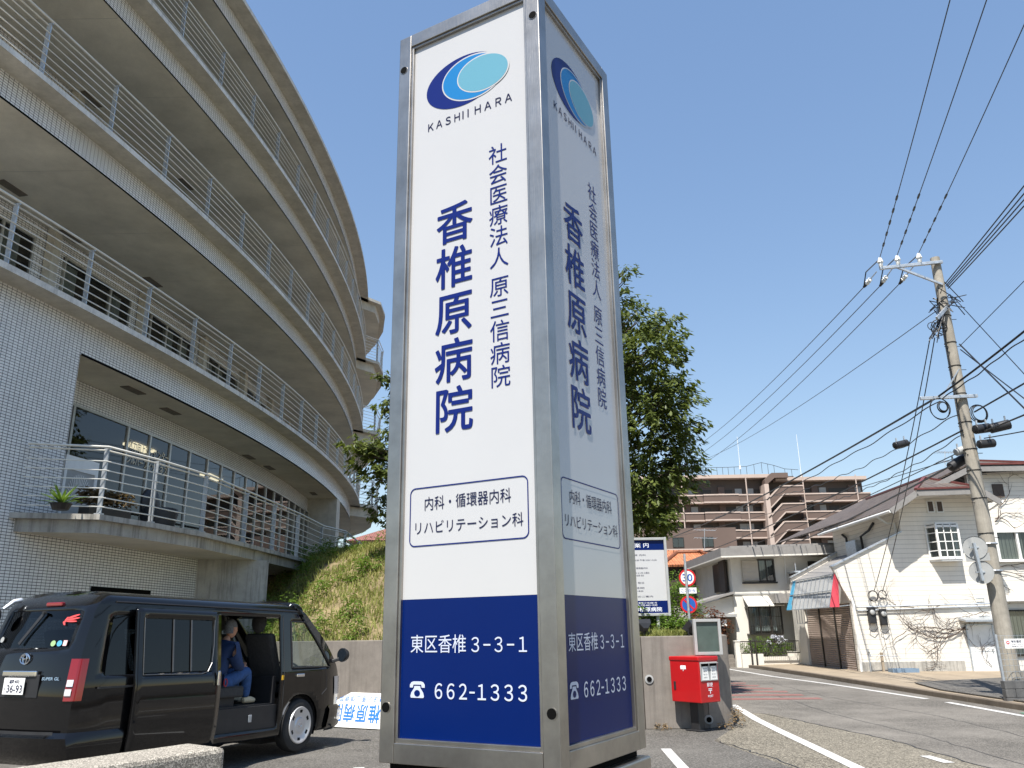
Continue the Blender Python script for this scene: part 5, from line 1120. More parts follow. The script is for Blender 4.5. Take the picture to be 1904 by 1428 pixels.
# roofs
b = MB(); FY = 28.95; k_ = FY/29.5; E1, A_, B_, R1, R2, E2 = (13.72*k_, FY, 1.66+4.04*k_), (14.75*k_, FY, 1.66+4.7*k_), (17.15*k_, FY, 1.66+4.74*k_), (16.0, 31.2, 7.08), (16.0, 36.6, 7.08), (13.72, 36.6, 5.70); E3 = (17.75*k_, FY, 1.66+4.32*k_)
roofface(b, [A_, B_, R1]); roofface(b, [E1, A_, R1, R2, E2]); roofface(b, [B_, E3, (17.75, 36.6, 5.98), R2, R1])
M1, M2 = (18.8, 32.8, 8.05), (18.8, 43, 8.05); roofface(b, [(17.2, 30.1, 7.35), (20.4, 30.1, 7.35), M1]); roofface(b, [(13.75, 32.8, 5.76), (17.2, 30.1, 7.35), M1, M2, (13.75, 43, 5.76)]); roofface(b, [(20.4, 30.1, 7.35), (23.8, 30.1, 5.76), (23.8, 43, 5.76), M2, M1])
rf = b.build('roof', m['roofbr'], wh); sd_ = rf.modifiers.new('thickness', 'SOLIDIFY'); sd_.thickness = .06; sd_.offset = -1
b = MB()
for p, q in ((A_, R1), (B_, R1), (R1, R2), ((17.2, 30.1, 7.37), M1), ((20.4, 30.1, 7.37), M1), (M1, M2), (A_, B_), ((17.2, 30.1, 7.36), (20.4, 30.1, 7.36))): b.beam(V(p)+UZ*.03, V(q)+UZ*.03, .12, .07)
b.build('ridge', m['rustred'], rf)
b = MB()
for p, q in ((E1, A_), (A_, B_), (B_, E3), ((17.2, 30.1, 7.33), (20.4, 30.1, 7.33)), ((20.4, 30.1, 7.33), (23.8, 30.1, 5.74)), ((14.9, 30.0, 6.3), (17.2, 30.1, 7.33))): b.beam(V(p)-UZ*.12, V(q)-UZ*.12, .05, .20)
b.build('fascia_board', m['fasc'], wh)
b = MB(); b.grid([[V((13.6, FY, 5.54)), V((13.75, 36.6, 5.62))], [V((14.25, FY, 5.80)), V((14.25, 36.6, 5.85))]]); b.face([(E1[0]+.05, FY+.05, E1[2]-.1), (A_[0], FY+.05, A_[2]-.12), (B_[0], FY+.05, B_[2]-.12), (E3[0]-.1, FY+.05, E3[2]-.1), (17.3, 30, 6.0), (16.67, 30, 6.28), (14.92, 30, 6.25), (14.25, 30, 6.0)]); b.build('eave_soffit', m['sideW'], wh)
b = MB(); b.tube([V((13.45, FY, 5.53)), V((13.66, 36.7, 5.55))], .06, 8); b.tube([V((13.66, 30.6, 5.55)), V((14.0, 30.6, 5.3)), V((14.2, 30.4, 5.25)), V((14.2, 30.4, 4.85))], .04, 7); b.tube([V((17.5, FY, 5.8)), V((17.3, 29.9, 5.5)), V((17.33, 29.93, 0))], .04, 7); b.tube([aty(1583, 1112, 29.93), aty(1587, 1125, 29.93), V((12.05, 29.93, .0))], .045, 7); b.build('gutter_pipe', m['white'], wh)
# bay window
x0, x1, z0, z1 = 15.10, 16.12, 3.86, 5.12; d = .42; bw = thing('bay', 'x', 'x') if False else None
b = MB(); pl_ = [V((x0, 30, 0)), V((x0+.18, 30-d, 0)), V((x1-.06, 30-d, 0)), V((x1, 30, 0))]; b.prism([p+UZ*(z0-.06) for p in pl_], UZ*.07); b.prism([p+UZ*(z1-.05) for p in pl_], UZ*.10)
for p in pl_[1:3]: b.beam(p+UZ*z0, p+UZ*z1, .07, .07, (1, 0, 0))
for p in (pl_[0], pl_[3]): b.beam(p+UZ*z0+V((0, -.03, 0)), p+UZ*z1+V((0, -.03, 0)), .06, .06, (1, 0, 0))
bwf = b.build('bay_window', m['white'], wh); b = MB(); b.grid([[p+UZ*z0 for p in pl_], [p+UZ*z1 for p in pl_]]); b.build('pane', m['glass'], bwf); b = MB()
for (p, q, nn) in ((pl_[1], pl_[2], 3), (pl_[0], pl_[1], 1)):
    o_ = V((0, -.012, 0)) if nn == 3 else V((-.012, -.004, 0))
    for i in range(1, 4): z = z0+(z1-z0)*i/4; b.beam(p+o_+UZ*z, q+o_+UZ*z, .03, .03)
    for i in range(1, nn): s_ = p.lerp(q, i/nn); b.beam(s_+o_+UZ*z0, s_+o_+UZ*z1, .03, .03, (0, 1, 0))
    b.beam(p+o_+UZ*(z0+.05), q+o_+UZ*(z0+.05), .03, .1); b.beam(p+o_+UZ*(z1-.08), q+o_+UZ*(z1-.08), .03, .08)
b.build('muntins', m['white'], bwf); b = MB(); b.box(x0+.1, x1-.08, 29.99, 30.0-.02, z0, z1); b.build('dark_interior', m['room'], bwf)
for u in (1729.6, 1746.6):
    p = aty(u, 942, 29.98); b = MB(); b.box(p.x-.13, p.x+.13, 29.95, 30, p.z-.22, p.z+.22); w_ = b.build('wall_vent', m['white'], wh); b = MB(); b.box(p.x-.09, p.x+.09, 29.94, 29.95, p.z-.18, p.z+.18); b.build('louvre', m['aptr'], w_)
b = MB(); p, q = aty(1593, 1129, 29.92), aty(1846, 1122, 29.92); b.tube([p, q], .03, 6); b.tube([p-UZ*.12, q-UZ*.1+UZ*.02], .022, 6); b.tube([q+V((-.3, 0, .0)), q+V((-.3, 0, .18)), q+V((-.55, 0, .18))], .02, 6); b.build('conduit', m['galv'], wh)
for u, v, s_ in ((1621, 1143, 1), (1642, 1146, .9)):
    p = aty(u, v, 29.9); b = MB(); b.box(p.x-.13*s_, p.x+.13*s_, 29.83, 30, p.z-.30, p.z+.26); k_ = b.build('electric_meter', m['blk'], wh, bevel=.02); b = MB(); b.lathe([(.09, 0), (.085, .05), (.05, .07)], (p.x, 29.83, p.z+.08), (0, -1, 0), 16); b.build('meter_dial', m['grey'], k_, True); b = MB(); b.tube([V((p.x-.1, 29.9, p.z-.3)), V((p.x-.16, 29.9, p.z-.5)), V((p.x, 29.9, p.z-.6)), V((p.x+.16, 29.9, p.z-.45)), V((p.x+.1, 29.9, p.z-.28))], .012, 5); b.build('meter_cable', m['cable'], k_)
p0, p1, t0, t1 = aty(1808, 1165, 29.95), aty(1855, 1248, 29.95), aty(1793, 1152, 29.6), aty(1857, 1150, 29.6)
b = MB(); b.box(15.98, 16.86, 29.96, 29.99, .02, 1.58); dr_ = b.build('side_door', m['white'], wh); b = MB(); b.box(15.94, 15.98, 29.93, 30, 0, 1.62); b.box(16.86, 16.90, 29.93, 30, 0, 1.62); b.box(15.94, 16.90, 29.93, 30, 1.58, 1.62); b.box(16.0, 16.84, 29.955, 29.965, .68, .70); b.build('door_frame', m['galv'], dr_); b = MB(); b.cyl((16.75, 29.96, .75), (16.75, 29.90, .75), .025, 10); b.build('door_knob', m['chrome'], dr_)
b = MB(); b.prism([V((15.75, 30, 1.78)), V((15.75, 29.5, 1.70)), V((15.75, 29.5, 1.76)), V((15.75, 30, 1.86))], (1.25, 0, 0)); b.build('door_canopy', m['galv'], wh)
# air-conditioner pipes and box on the shaded side wall
b = MB(); b.box(13.95, 14.24, 33.6, 34.6, 4.35, 5.0); b.build('air_conditioner', m['galv'], wh, bevel=.02); b = MB(); b.tube([V((14.18, 33.4, 4.4)), V((14.1, 33.3, 5.1)), V((14.15, 32.6, 5.25)), V((14.2, 32.2, 5.5))], .05, 6); b.tube([V((14.15, 34.9, 4.6)), V((14.15, 34.9, 5.2)), V((14.2, 35.4, 5.4))], .05, 6); b.build('insulated_pipe', m['blk'], wh, True)
# right-hand block behind the pole
b = MB(); b.prism(xz([(17.3, 0), (17.3, 7.1), (20.4, 7.25), (23.7, 5.75), (23.7, 0)], 30.6), (0, .16, 0)); b.build('right_wall', m['side'], wh)
def window(par, x0, x1, z0, z1, Y, fm, name='window', cols=2, cur=True, depth=.08, fw=.06):
    b = MB()
    for a0, a1, c0, c1 in ((x0, x0+fw, z0, z1), (x1-fw, x1, z0, z1), (x0+fw, x1-fw, z0, z0+fw), (x0+fw, x1-fw, z1-fw, z1)): b.box(a0, a1, Y-depth, Y, c0, c1)
    for i in range(1, cols): x = x0+(x1-x0)*i/cols; b.box(x-fw*.4, x+fw*.4, Y-depth*.8, Y-.005, z0+fw, z1-fw)
    f_ = b.build(name, fm, par); b = MB(); b.face([(x0+fw, Y-.035, z0+fw), (x1-fw, Y-.035, z0+fw), (x1-fw, Y-.035, z1-fw), (x0+fw, Y-.035, z1-fw)]); b.build('pane', m['glass'], f_)
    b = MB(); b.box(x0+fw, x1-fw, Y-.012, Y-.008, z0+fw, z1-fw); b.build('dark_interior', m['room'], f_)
    if cur:
        b = MB(); n_ = 24; xa, xb = x0+fw+.02, x0+(x1-x0)*.62; b.grid([[V((xa+(xb-xa)*i/n_, Y-.022+.008*math.sin(i*1.7), z)) for i in range(n_+1)] for z in (z0+fw, z1-fw)]); b.build('curtain', m['curtain'], f_)
    return f_
p0, p1 = aty(1857, 1045, 30.5), aty(1904, 985, 30.5); window(wh, p0.x, p0.x+1.7, p0.z, p1.z, 30.6, m['white'], 'window', 2, True, .16, .09)
p0 = aty(1888, 1215, 30.5); window(wh, p0.x, p0.x+1.6, .5, 2.1, 30.6, m['dkframe'], 'window', 2, True)
b = MB(); p0 = aty(1858, 1110, 30.5); b.box(p0.x, p0.x+3.5, 30.3, 30.6, p0.z-.16, p0.z); b.build('string_course', m['white'], wh)
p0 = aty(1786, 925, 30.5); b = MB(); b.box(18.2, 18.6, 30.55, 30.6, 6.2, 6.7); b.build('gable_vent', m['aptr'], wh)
# dry vines on the wall
def vines(name, label, seeds, Y, seed, spread):
    R = np.random.RandomState(seed); b = MB(); mn = None
    def grow(p, ang, L, r, dep):
        pts = [p]; a = ang; n = max(4, int(L/.12))
        for i in range(n):
            a += R.normal(0, .22); p = p+V((math.cos(a)*L/n, 0, math.sin(a)*L/n)); p.y = Y-R.uniform(.0, .03); pts.append(p.copy())
            if dep < 3 and R.rand() < .34: grow(p.copy(), a+R.choice([-1, 1])*R.uniform(.3, .9), L*R.uniform(.35, .6), r*.6, dep+1)
        b.tube(pts, [r*(1-.7*i/n) for i in range(n+1)], 4)
    for u, v, ang, L, r in seeds: grow(aty(u, v, Y), ang, L, r, 0)
    p = aty(seeds[0][0], seeds[0][1], Y); t = b.build(name, m['vine'], at=(p.x, Y, 0)); return tag(t, label, 'vine')
vines('dry_vine', 'leafless brown vine spreading over the white boards beside the side door', [(1795, 1165, math.pi+.15, 2.6, .022), (1796, 1166, math.pi+.35, 2.2, .02), (1840, 1140, math.pi-.2, 1.6, .015), (1800, 1170, math.pi-.1, 1.9, .016), (1770, 1125, math.pi+.0, 1.6, .014), (1735, 1128, -1.5, .8, .012), (1845, 1240, 2.2, 1.1, .012), (1825, 1215, 1.2, .7, .01), (1610, 1128, -1.4, .6, .01), (1700, 1130, math.pi, 1.5, .014)], 29.94, 3, 1)
vines('dry_vine', 'leafless vine tangle on the upper wall right of the utility pole', [(1850, 965, .3, 1.4, .02), (1850, 970, .9, 1.2, .018), (1850, 1060, .2, 1.5, .018), (1860, 1062, -.2, 1.3, .016), (1860, 940, .6, 1.2, .016), (1852, 1080, -.4, 1.0, .014)], 30.55, 8, 1)
# small things at the foot of the house
p = aty(1680, 1250, 29.5); t = thing('plastic_tray', 'blue-grey plastic tray lying at the foot of the white house', 'tray', (p.x, 29.5, .05)); b = MB(); b.box(p.x-.42, p.x+.42, 29.3, 29.65, .05, .08); b.build('base', m['lotion'], t); b = MB()
for a0, a1, c0, c1 in ((-.42, .42, 29.28, 29.31), (-.42, .42, 29.64, 29.67), (-.45, -.42, 29.28, 29.67), (.42, .45, 29.28, 29.67)): b.box(p.x+a0, p.x+a1, c0, c1, .05, .20)
b.build('rim', m['lotion'], t)
p, q = aty(1644, 1252, 29.75), aty(1639, 1216, 29.9); b = MB(); b.beam(p, q, .07, .07, (0, 1, 0)); b.beam(q-UZ*.06+V((-.02, -.05, 0)), q+UZ*.05+V((-.02, -.05, 0)), .10, .03, (0, 1, 0)); tag(b.build('wooden_stake', m['pave'], at=(p.x, p.y, 0)), 'short pale wooden stake leaning on the white house wall', 'stake')
p = aty(1620, 1252, 29.7); t = thing('standpipe', 'thin metal water standpipe with tap beside the downpipe', 'tap', (p.x, p.y, 0)); b = MB(); b.tube([V((p.x, p.y, 0)), V((p.x, p.y, .85))], .02, 7); b.tube([V((p.x, p.y, .6)), V((p.x+.5, p.y, .62)), V((p.x+1.0, p.y, .58))], .012, 6); b.build('pipe', m['galv'], t); b = MB(); b.tube([V((p.x, p.y, .7)), V((p.x, p.y-.1, .7)), V((p.x, p.y-.12, .62))], .014, 6); b.cyl((p.x, p.y-.05, .7), (p.x, p.y-.05, .76), .03, 8); b.build('tap', m['chrome'], t)

# ================================================================ second house (white render, flat eaves)
h2 = thing('house', 'two-storey white rendered house with grey flat eaves and dark bay window', 'house', (9.8, 37.5, 0))
b = MB(); b.box(9.79, 15.6, 37.5, 45, 0, 4.75); b.build('wall', m['sideW'], h2)
b = MB(); b.prism([V((9.2, 36.7, 4.62)), V((16.4, 36.7, 4.72)), V((16.4, 46, 4.72)), V((9.2, 46, 4.62))], UZ*.06, 1); b.prism([V((9.2, 36.7, 4.68)), V((16.4, 36.7, 4.78)), V((16.4, 46, 4.78)), V((9.2, 46, 4.68))], UZ*.36); b.prism([V((9.8, 37.4, 5.04)), V((16, 37.4, 5.14)), V((16, 45.4, 5.14)), V((9.8, 45.4, 5.04))], UZ*.14); b.build('eaves_roof', [m['fasc'], m['sideW']], h2)
f_ = window(h2, 11.0, 11.75, 3.58, 4.58, 37.5, m['dkframe'], 'window', 2, True, .1); b = MB(); b.box(10.28, 11.0, 37.4, 37.5, 3.62, 4.52); b.build('shutter_box', m['shutb'], h2); b = MB(); b.box(10.25, 11.8, 37.32, 37.5, 3.50, 3.57); b.build('window_sill', m['dkframe'], h2)
z0, z1 = 1.36, 2.46; b = MB(); b.box(10.24, 11.72, 37.0, 37.5, z0-.06, z0); b.box(10.24, 11.72, 36.95, 37.5, z1, z1+.05)
for x in (10.26, 10.74, 11.22, 11.70): b.box(x-.03, x+.03, 37.0, 37.06, z0, z1)
for i in range(14): x = 10.3+i*.105; b.box(x-.006, x+.006, 36.96, 36.975, z0, z1)
for z in (z0+.3, z0+.7): b.box(10.26, 11.70, 36.955, 36.965, z-.01, z+.01)
bf = b.build('bay_window', m['dkframe'], h2); b = MB(); b.face([(10.28, 37.03, z0), (11.68, 37.03, z0), (11.68, 37.03, z1), (10.28, 37.03, z1)]); b.build('pane', m['glass'], bf); b = MB(); b.grid([[V((10.55+.95*i/30, 37.2+.02*math.sin(i*1.6), z)) for i in range(31)] for z in (z0+.1, z1-.05)]); b.build('curtain', m['white'], bf)
b = MB(); b.prism([V((10.2, 37.5, 2.98)), V((10.2, 36.75, 2.55)), V((10.2, 36.75, 2.50)), V((10.2, 37.5, 2.9))], (1.6, 0, 0)); b.build('bay_canopy', m['sideW'], h2)
b = MB(); b.box(9.76, 12.0, 37.46, 37.5, 3.03, 3.09); b.build('string_course', m['grey'], h2)
p0, p1 = aty(1440, 1118, 36.6), aty(1482, 1090, 36.6); b = MB(); b.box(p0.x, 14, 36.4, 37.5, 2.62, 3.02); b.build('porch_slab', m['fasc'], h2)
b = MB(); b.box(12.4, 13.6, 36.5, 37.5, 3.02, 3.9); b.build('balcony_parapet', m['dkwood'], h2); b = MB(); b.beam((12.35, 36.48, 3.95), (14.5, 36.48, 3.98), .06, .06); b.beam((12.35, 36.48, 3.95), (12.35, 37.5, 3.95), .06, .06)
for x in (12.38, 12.9, 13.4, 14): b.beam((x, 36.48, 3.9), (x, 36.48, 4.3 if x in (12.38, 13.4) else 3.95), .03, .03, (0, 1, 0))
b.build('balcony_rail', m['galv'], h2)
window(h2, 13.3, 14.6, 3.5, 4.45, 37.5, m['dkframe'], 'window', 2, False); window(h2, 12.5, 12.9, 1.0, 2.4, 37.5, m['dkframe'], 'window', 1, False)
b = MB(); b.box(9.70, 9.79, 38.2, 40.6, 3.25, 4.55); b.build('side_window', m['dkframe'], h2); b = MB(); b.box(9.60, 9.70, 38.0, 39.0, 3.2, 4.6); b.build('open_shutter', m['dkwood'], h2)
b = MB(); p = aty(1410, 1020, 37.4); b.tube([aty(1398, 1023, 37.4), aty(1458, 1030, 37.4), aty(1462, 1085, 37.4)], .02, 6); b.build('wall_pipe', m['white'], h2)
# porch on the left
b = MB(); b.prism([V((8.05, 37.2, 2.62)), V((9.8, 37.2, 3.08)), V((9.8, 40, 3.08)), V((8.05, 40, 2.62))], UZ*.10); b.build('porch_roof', m['fasc'], h2); b = MB(); b.prism([V((8.3, 37.6, 2.2)), V((9.79, 37.6, 2.2)), V((9.79, 37.6, 3.0)), V((8.3, 37.6, 2.62))], (0, .1, 0)); b.box(8.3, 8.5, 37.7, 40, 0, 2.6); b.build('porch_gable', m['sideW'], h2)
b = MB(); b.box(8.35, 9.79, 37.15, 37.6, 2.08, 2.2); b.build('porch_beam', m['grey'], h2); b = MB(); b.box(8.5, 9.79, 39.2, 39.3, 0, 2.6); b.build('porch_back_wall', m['curtain2'] if 'curtain2' in m else m['sideW'], h2); b = MB(); b.box(9.2, 9.74, 39.14, 39.2, .35, 2.1); b.build('front_door', m['dkwood'], h2)
b = MB()
for i in range(3): b.box(9.0, 9.6, 36.9+.35*i, 38, .0, .16*(i+1))
b.build('porch_steps', m['roofor'] if False else m['conc'], h2)
p = aty(1346, 1158, 37.3); b = MB(); b.box(p.x-.13, p.x+.13, 37.3, 37.42, p.z-.14, p.z+.14); b.build('letter_box', m['white'], h2)
for k, u in enumerate((1349, 1374)):
    p = aty(u, 1238, 36.2); tag((lambda b: (b.box(p.x-.1, p.x+.1, 36.1, 36.35, 0, 1.05), b.box(p.x-.12, p.x+.12, 36.08, 36.37, 1.05, 1.09), b.build('gate_post', m['sideW'], at=(p.x, 36.2, 0), bevel=.01))[-1])(MB()), ('white gate post left of the house steps', 'white gate post right of the house steps')[k], 'post')
gf = thing('garden_fence', 'dark metal garden fence on a low white wall before the rendered house', 'fence', (11.0, 36.0, 0)); x0, x1 = aty(1377, 1200, 36).x, aty(1486, 1200, 36).x
b = MB(); b.box(x0, x0+.9, 35.9, 36.1, 0, .55); b.box(x0+.9, x1, 36.2, 36.35, 0, .42); b.build('low_wall', m['sideW'], gf); b = MB()
for z in (.58, 1.05): b.beam((x0, 36.0, z), (x1, 36.0, z), .04, .04)
n_ = 30
for i in range(n_+1): x = x0+(x1-x0)*i/n_; b.beam((x, 36.0, .58), (x, 36.0, 1.05), .012, .012, (0, 1, 0))
b.build('bars', m['dkframe'], gf); b = MB()
for x in (x0+.35, x0+.55): b.beam((x, 35.7, 0), (x, 35.7, 1.1), .05, .05, (0, 1, 0))
b.build('post', m['dkframe'], gf)
c_ = ((x0+x1)/2, 36.7, .3); bush('garden_plants', 'leafy green garden plants behind the dark metal fence', c_, 1.1, .3, 1.0, 1800, m['weed'], 21, .1)
p = aty(1440, 1183, 36.6); bush('white_flowers', 'white lilies blooming under the dark bay window', (p.x, 36.55, .9), .45, .2, .45, 500, m['inkW'], 22, .09)

# ================================================================ orange-roofed house, left tiled house
h3 = thing('house', 'old dark timber house with orange clay tile roof and glazed veranda', 'house', (9.5, 46, 0)); Y = 45
ev, rg = 4.93, 5.85
b = MB(); roofface(b, [(3.5, Y-.3, ev), (11.6, Y-.3, ev), (10.7, Y+2.2, 5.75), (9.3, Y+2.2, 5.75), (8.7, Y+3.0, 6.0), (3.5, Y+3, 6.0)]); roofface(b, [(11.6, Y-.3, ev), (11.6, Y+6, ev), (10.7, Y+4, 5.75), (10.7, Y+2.2, 5.75)]); roofface(b, [(3.5, Y+3, 6.0), (11, Y+3, 6.0), (11, Y+7, ev), (3.5, Y+7, ev)]); rf = b.build('roof', m['roofor'], h3); sd_ = rf.modifiers.new('thickness', 'SOLIDIFY'); sd_.thickness = .12; sd_.offset = -1
b = MB(); b.tube([V((9.3, Y+2.2, 5.8)), V((10.7, Y+2.2, 5.8)), V((11.6, Y-.3, 4.98))], .11, 7); b.tube([V((8.0, Y-.3, 5.0)), V((9.3, Y+2.2, 5.8))], .10, 7); b.build('ridge', m['roofor'], rf)
b = MB(); b.box(3.8, 11.3, Y+.1, Y+6.5, 0, 4.85); b.build('wall', m['dkwood'], h3); b = MB(); b.box(9.45, 11.3, Y-.12, Y+.1, 4.35, 4.72); b.build('veranda_fascia', m['fasc'], h3)
window(h3, 9.5, 11.25, 2.95, 4.33, Y+.08, m['dkframe'], 'veranda_window', 3, True, .1); b = MB(); b.box(9.4, 11.3, Y-.3, Y-.26, 3.2, 3.25); 
for i in range(12): b.box(9.4+i*.17, 9.42+i*.17, Y-.3, Y-.27, 2.75, 3.2)
b.build('veranda_rail', m['rustred'], h3); b = MB(); b.box(8.4, 11.3, Y-.45, Y-.40, 2.0, 2.75); b.build('corrugated_screen', m['corr'], h3)
h4 = thing('house', 'distant house with brown-red hipped tile roof beyond the hospital slope', 'house', (-9.5, 60, 0)); b = MB()
ez, rz_ = 8.1, 9.6; roofface(b, [(-12.3, 59.5, ez), (-3, 59.5, ez), (-4.5, 63, rz_), (-9.0, 63, rz_)]); roofface(b, [(-12.3, 59.5, ez), (-9.0, 63, rz_), (-12.3, 67, ez)]); roofface(b, [(-3, 59.5, ez), (-3, 67, ez), (-4.5, 63, rz_)]); roofface(b, [(-12.3, 67, ez), (-9, 63, rz_), (-4.5, 63, rz_), (-3, 67, ez)]); rf = b.build('roof', mk_rooftile('brown_red_tile_roof', (.26, .11, .085), .3, .3), h4); sd_ = rf.modifiers.new('thickness', 'SOLIDIFY'); sd_.thickness = .15; sd_.offset = -1
b = MB(); b.box(-11.6, -3.6, 60.1, 66.4, 0, 8.0); b.build('wall', m['sideW'], h4); window(h4, -9.8, -8.4, 5.6, 7.0, 60.1, m['dkframe'], 'window', 2, False)
def tv_antenna(u, v0, v1, Y, label, w=.5):
    p, q = aty(u, v0, Y), aty(u, v1, Y); t = thing('tv_antenna', label, 'antenna', tuple(q)); b = MB(); b.tube([q, p], .02, 5); b.build('mast', m['galv'], t); b = MB()
    for k, z in enumerate((p.z-.05, p.z-.5)):
        b.beam((p.x-w, Y, z), (p.x+w, Y, z-.06), .025, .025)
        for i in range(7): x = p.x-w+2*w*i/6; b.beam((x, Y-.28, z-.03), (x, Y+.28, z-.03), .012, .012)
    b.build('elements', m['galv'], t); return t
tv_antenna(1310, 983, 1022, 46.5, 'comb-like television antenna on the orange tile roof', .62)
tv_antenna(1757, 838, 868, 38, 'slender television antenna on the brown hipped roof', .4)

# ================================================================ brown apartment block
ap = thing('apartment_block', 'long brown tiled apartment block with stacked balconies and zigzag stair', 'building', (40, 132, 0)); AY = 130
X0a, X1a = 12.0, 57.6
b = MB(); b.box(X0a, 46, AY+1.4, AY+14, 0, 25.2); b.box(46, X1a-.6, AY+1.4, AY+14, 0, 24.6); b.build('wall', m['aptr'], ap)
b = MB(); b.box(X0a, 42.5, AY-.2, AY+14, 24.75, 25.3); b.box(42.5, X1a-.4, AY-.2, AY+14, 24.2, 24.75); b.build('roof_edge', m['aptc'], ap)
ZK = [22.13-2.85*k for k in range(8)]
for k, z in enumerate(ZK):
    for xa, xb, yo in ((X0a if k < 5 else 24, 30.5, 0), (30.5, 36.2, -.5), (36.2, 40.8, 0), (46.4, 52, 0), (52, X1a+.4*k*.4, -.0)):
        b = MB(); b.box(xa+.02, xb-.02, AY+yo, AY+yo+.15, z-1.2, z-.22); bb_ = b.build('balcony_panel', m['aptw'], ap); b = MB(); b.box(xa, xb, AY+yo-.08, AY+yo+.2, z-.22, z); b.box(xa, xb, AY+yo-.08, AY+1.5, z-1.42, z-1.2); b.build('balcony_cap', m['aptc'], bb_)
    if k < 6:
        zz = z-.1; path = [(40.4, zz-1.2), (42.8, zz+1.0), (46.2, zz+1.0)]; b = MB()
        poly = [(40.4, zz-1.2), (42.8, zz+1.05), (46.4, zz+1.05), (46.4, zz-.15), (43.2, zz-.15), (40.9, zz-2.3), (40.4, zz-2.3)]; b.prism(xz(poly, AY-1.2), (0, .2, 0)); st_ = b.build('stair_flight', m['aptw'], ap)
        b = MB(); 
        for p, q in zip(poly[:2], poly[1:3]): b.beam((p[0], AY-1.1, p[1]+.08), (q[0], AY-1.1, q[1]+.08), .4, .2)
        for p, q in zip(poly[3:5], poly[4:6]): b.beam((p[0], AY-1.1, p[1]-.05), (q[0], AY-1.1, q[1]-.05), .4, .18)
        b.face([(46.4, AY-1.0, zz-.2), (43.2, AY-1.0, zz-.2), (43.2, AY+1.3, zz-.2), (46.4, AY+1.3, zz-.2)]); b.face([(43.2, AY-1.0, zz-.2), (40.9, AY-1.0, zz-2.35), (40.9, AY+1.3, zz-2.35), (43.2, AY+1.3, zz-.2)]); b.build('stair_cap', m['aptc'], st_)
dproto = None
def place(proto, loc, sc=1):
    o = proto.copy(); COL.objects.link(o); o.parent = ap; o.location = loc; return o
b = MB(); b.box(-.55, .55, -.06, 0, -1.05, 1.05); door = b.build('flat_door', m['grey'], ap, local=True); b = MB(); b.box(-.8, .8, -.05, 0, -.55, .55); win_ = b.build('flat_window', m['dkframe'], ap, local=True); b = MB(); b.box(-.5, .5, -.35, 0, -1.2, 1.2); pil = b.build('flat_pier', m['aptw'], ap, local=True)
rel = lambda x, y, z: (x-40, y-132, z); first = [True]*3
for k, z in enumerate(ZK):
    for x, kind in ((21.5, 1), (23.6, 0), (25.6, 1), (27.8, 2), (29.2, 0), (31.4, 1), (33.6, 2), (35.0, 1), (36.9, 0), (38.4, 0), (39.8, 1), (47.6, 1), (49.3, 2), (50.4, 0), (51.9, 1), (53.6, 1), (55.4, 2), (56.2, 0)):
        src = (door, win_, pil)[kind]; dz_ = (.0, .35, .15)[kind]; L = rel(x+(.3*math.sin(k*5+x)), AY+1.38, z+.05+dz_)
        if first[kind]: src.location = L; first[kind] = False
        else: place(src, L)
for u in (1268, 1388, 1494, 1593):
    x = aty(u, 930, AY).x; b = MB(); b.cyl((x, AY-.7, 0), (x, AY-.7, 24.9), .10, 8); b.build('drain_pipe', m['aptc'], ap)
b = MB(); b.box(40.2, 40.9, AY-1.3, AY+1.3, 0, 23.5); b.build('stair_pier', m['aptc'], ap)
b = MB(); pts = [(14, 25.3), (24, 25.4), (35, 25.4), (38, 25.5), (40.5, 26.1), (42.5, 25.6), (44.2, 25.0), (46.4, 24.8)]
for (xa, za), (xb, zb) in zip(pts, pts[1:]):
    b.beam((xa, AY, za+1.15), (xb, AY, zb+1.15), .06, .06); n_ = max(1, int((xb-xa)/.9))
    for i in range(n_): t = i/n_; b.beam((xa+(xb-xa)*t, AY, za+(zb-za)*t-.6), (xa+(xb-xa)*t, AY, za+(zb-za)*t+1.15), .05, .05, (0, 1, 0))
b.build('roof_railing', m['dkframe'], ap)
b = MB(); b.prism(xz([(40.4, 23.2), (42.0, 24.5), (44.2, 24.5), (44.2, 25.3), (41.6, 25.3), (40.4, 24.2)], AY-1.25), (0, 2, 0)); b.build('stair_head', m['aptw'], ap)
b = MB(); b.box(16, 31.5, AY-14, AY-2, 0, 15.2); b.build('low_annexe', m['aptw'], ap); b = MB(); b.box(16, 31.5, AY-14.1, AY-14, 12.0, 12.3); b.build('annexe_band', m['aptc'], ap)
for x in (22.4, 26.6): window(ap, x, x+1.6, 12.5, 13.9, AY-14, m['dkframe'], 'annexe_window', 2, False)
for u, v0, v1, lb in ((1376, 812, 868, 'tall thin white rod on the left of the apartment roof'), (1490, 808, 884, 'tall thin white rod on the right of the apartment roof')):
    p, q = aty(u, v0, AY), aty(u, v1, AY); p.x = q.x; b = MB(); b.tube([q-UZ*.4, p], [.05, .03], 6); b.cyl(q-UZ*.4, q+UZ*.2, .16, 8); tag(b.build('lightning_rod', m['porc'], at=tuple(q)), lb, 'lightning rod')
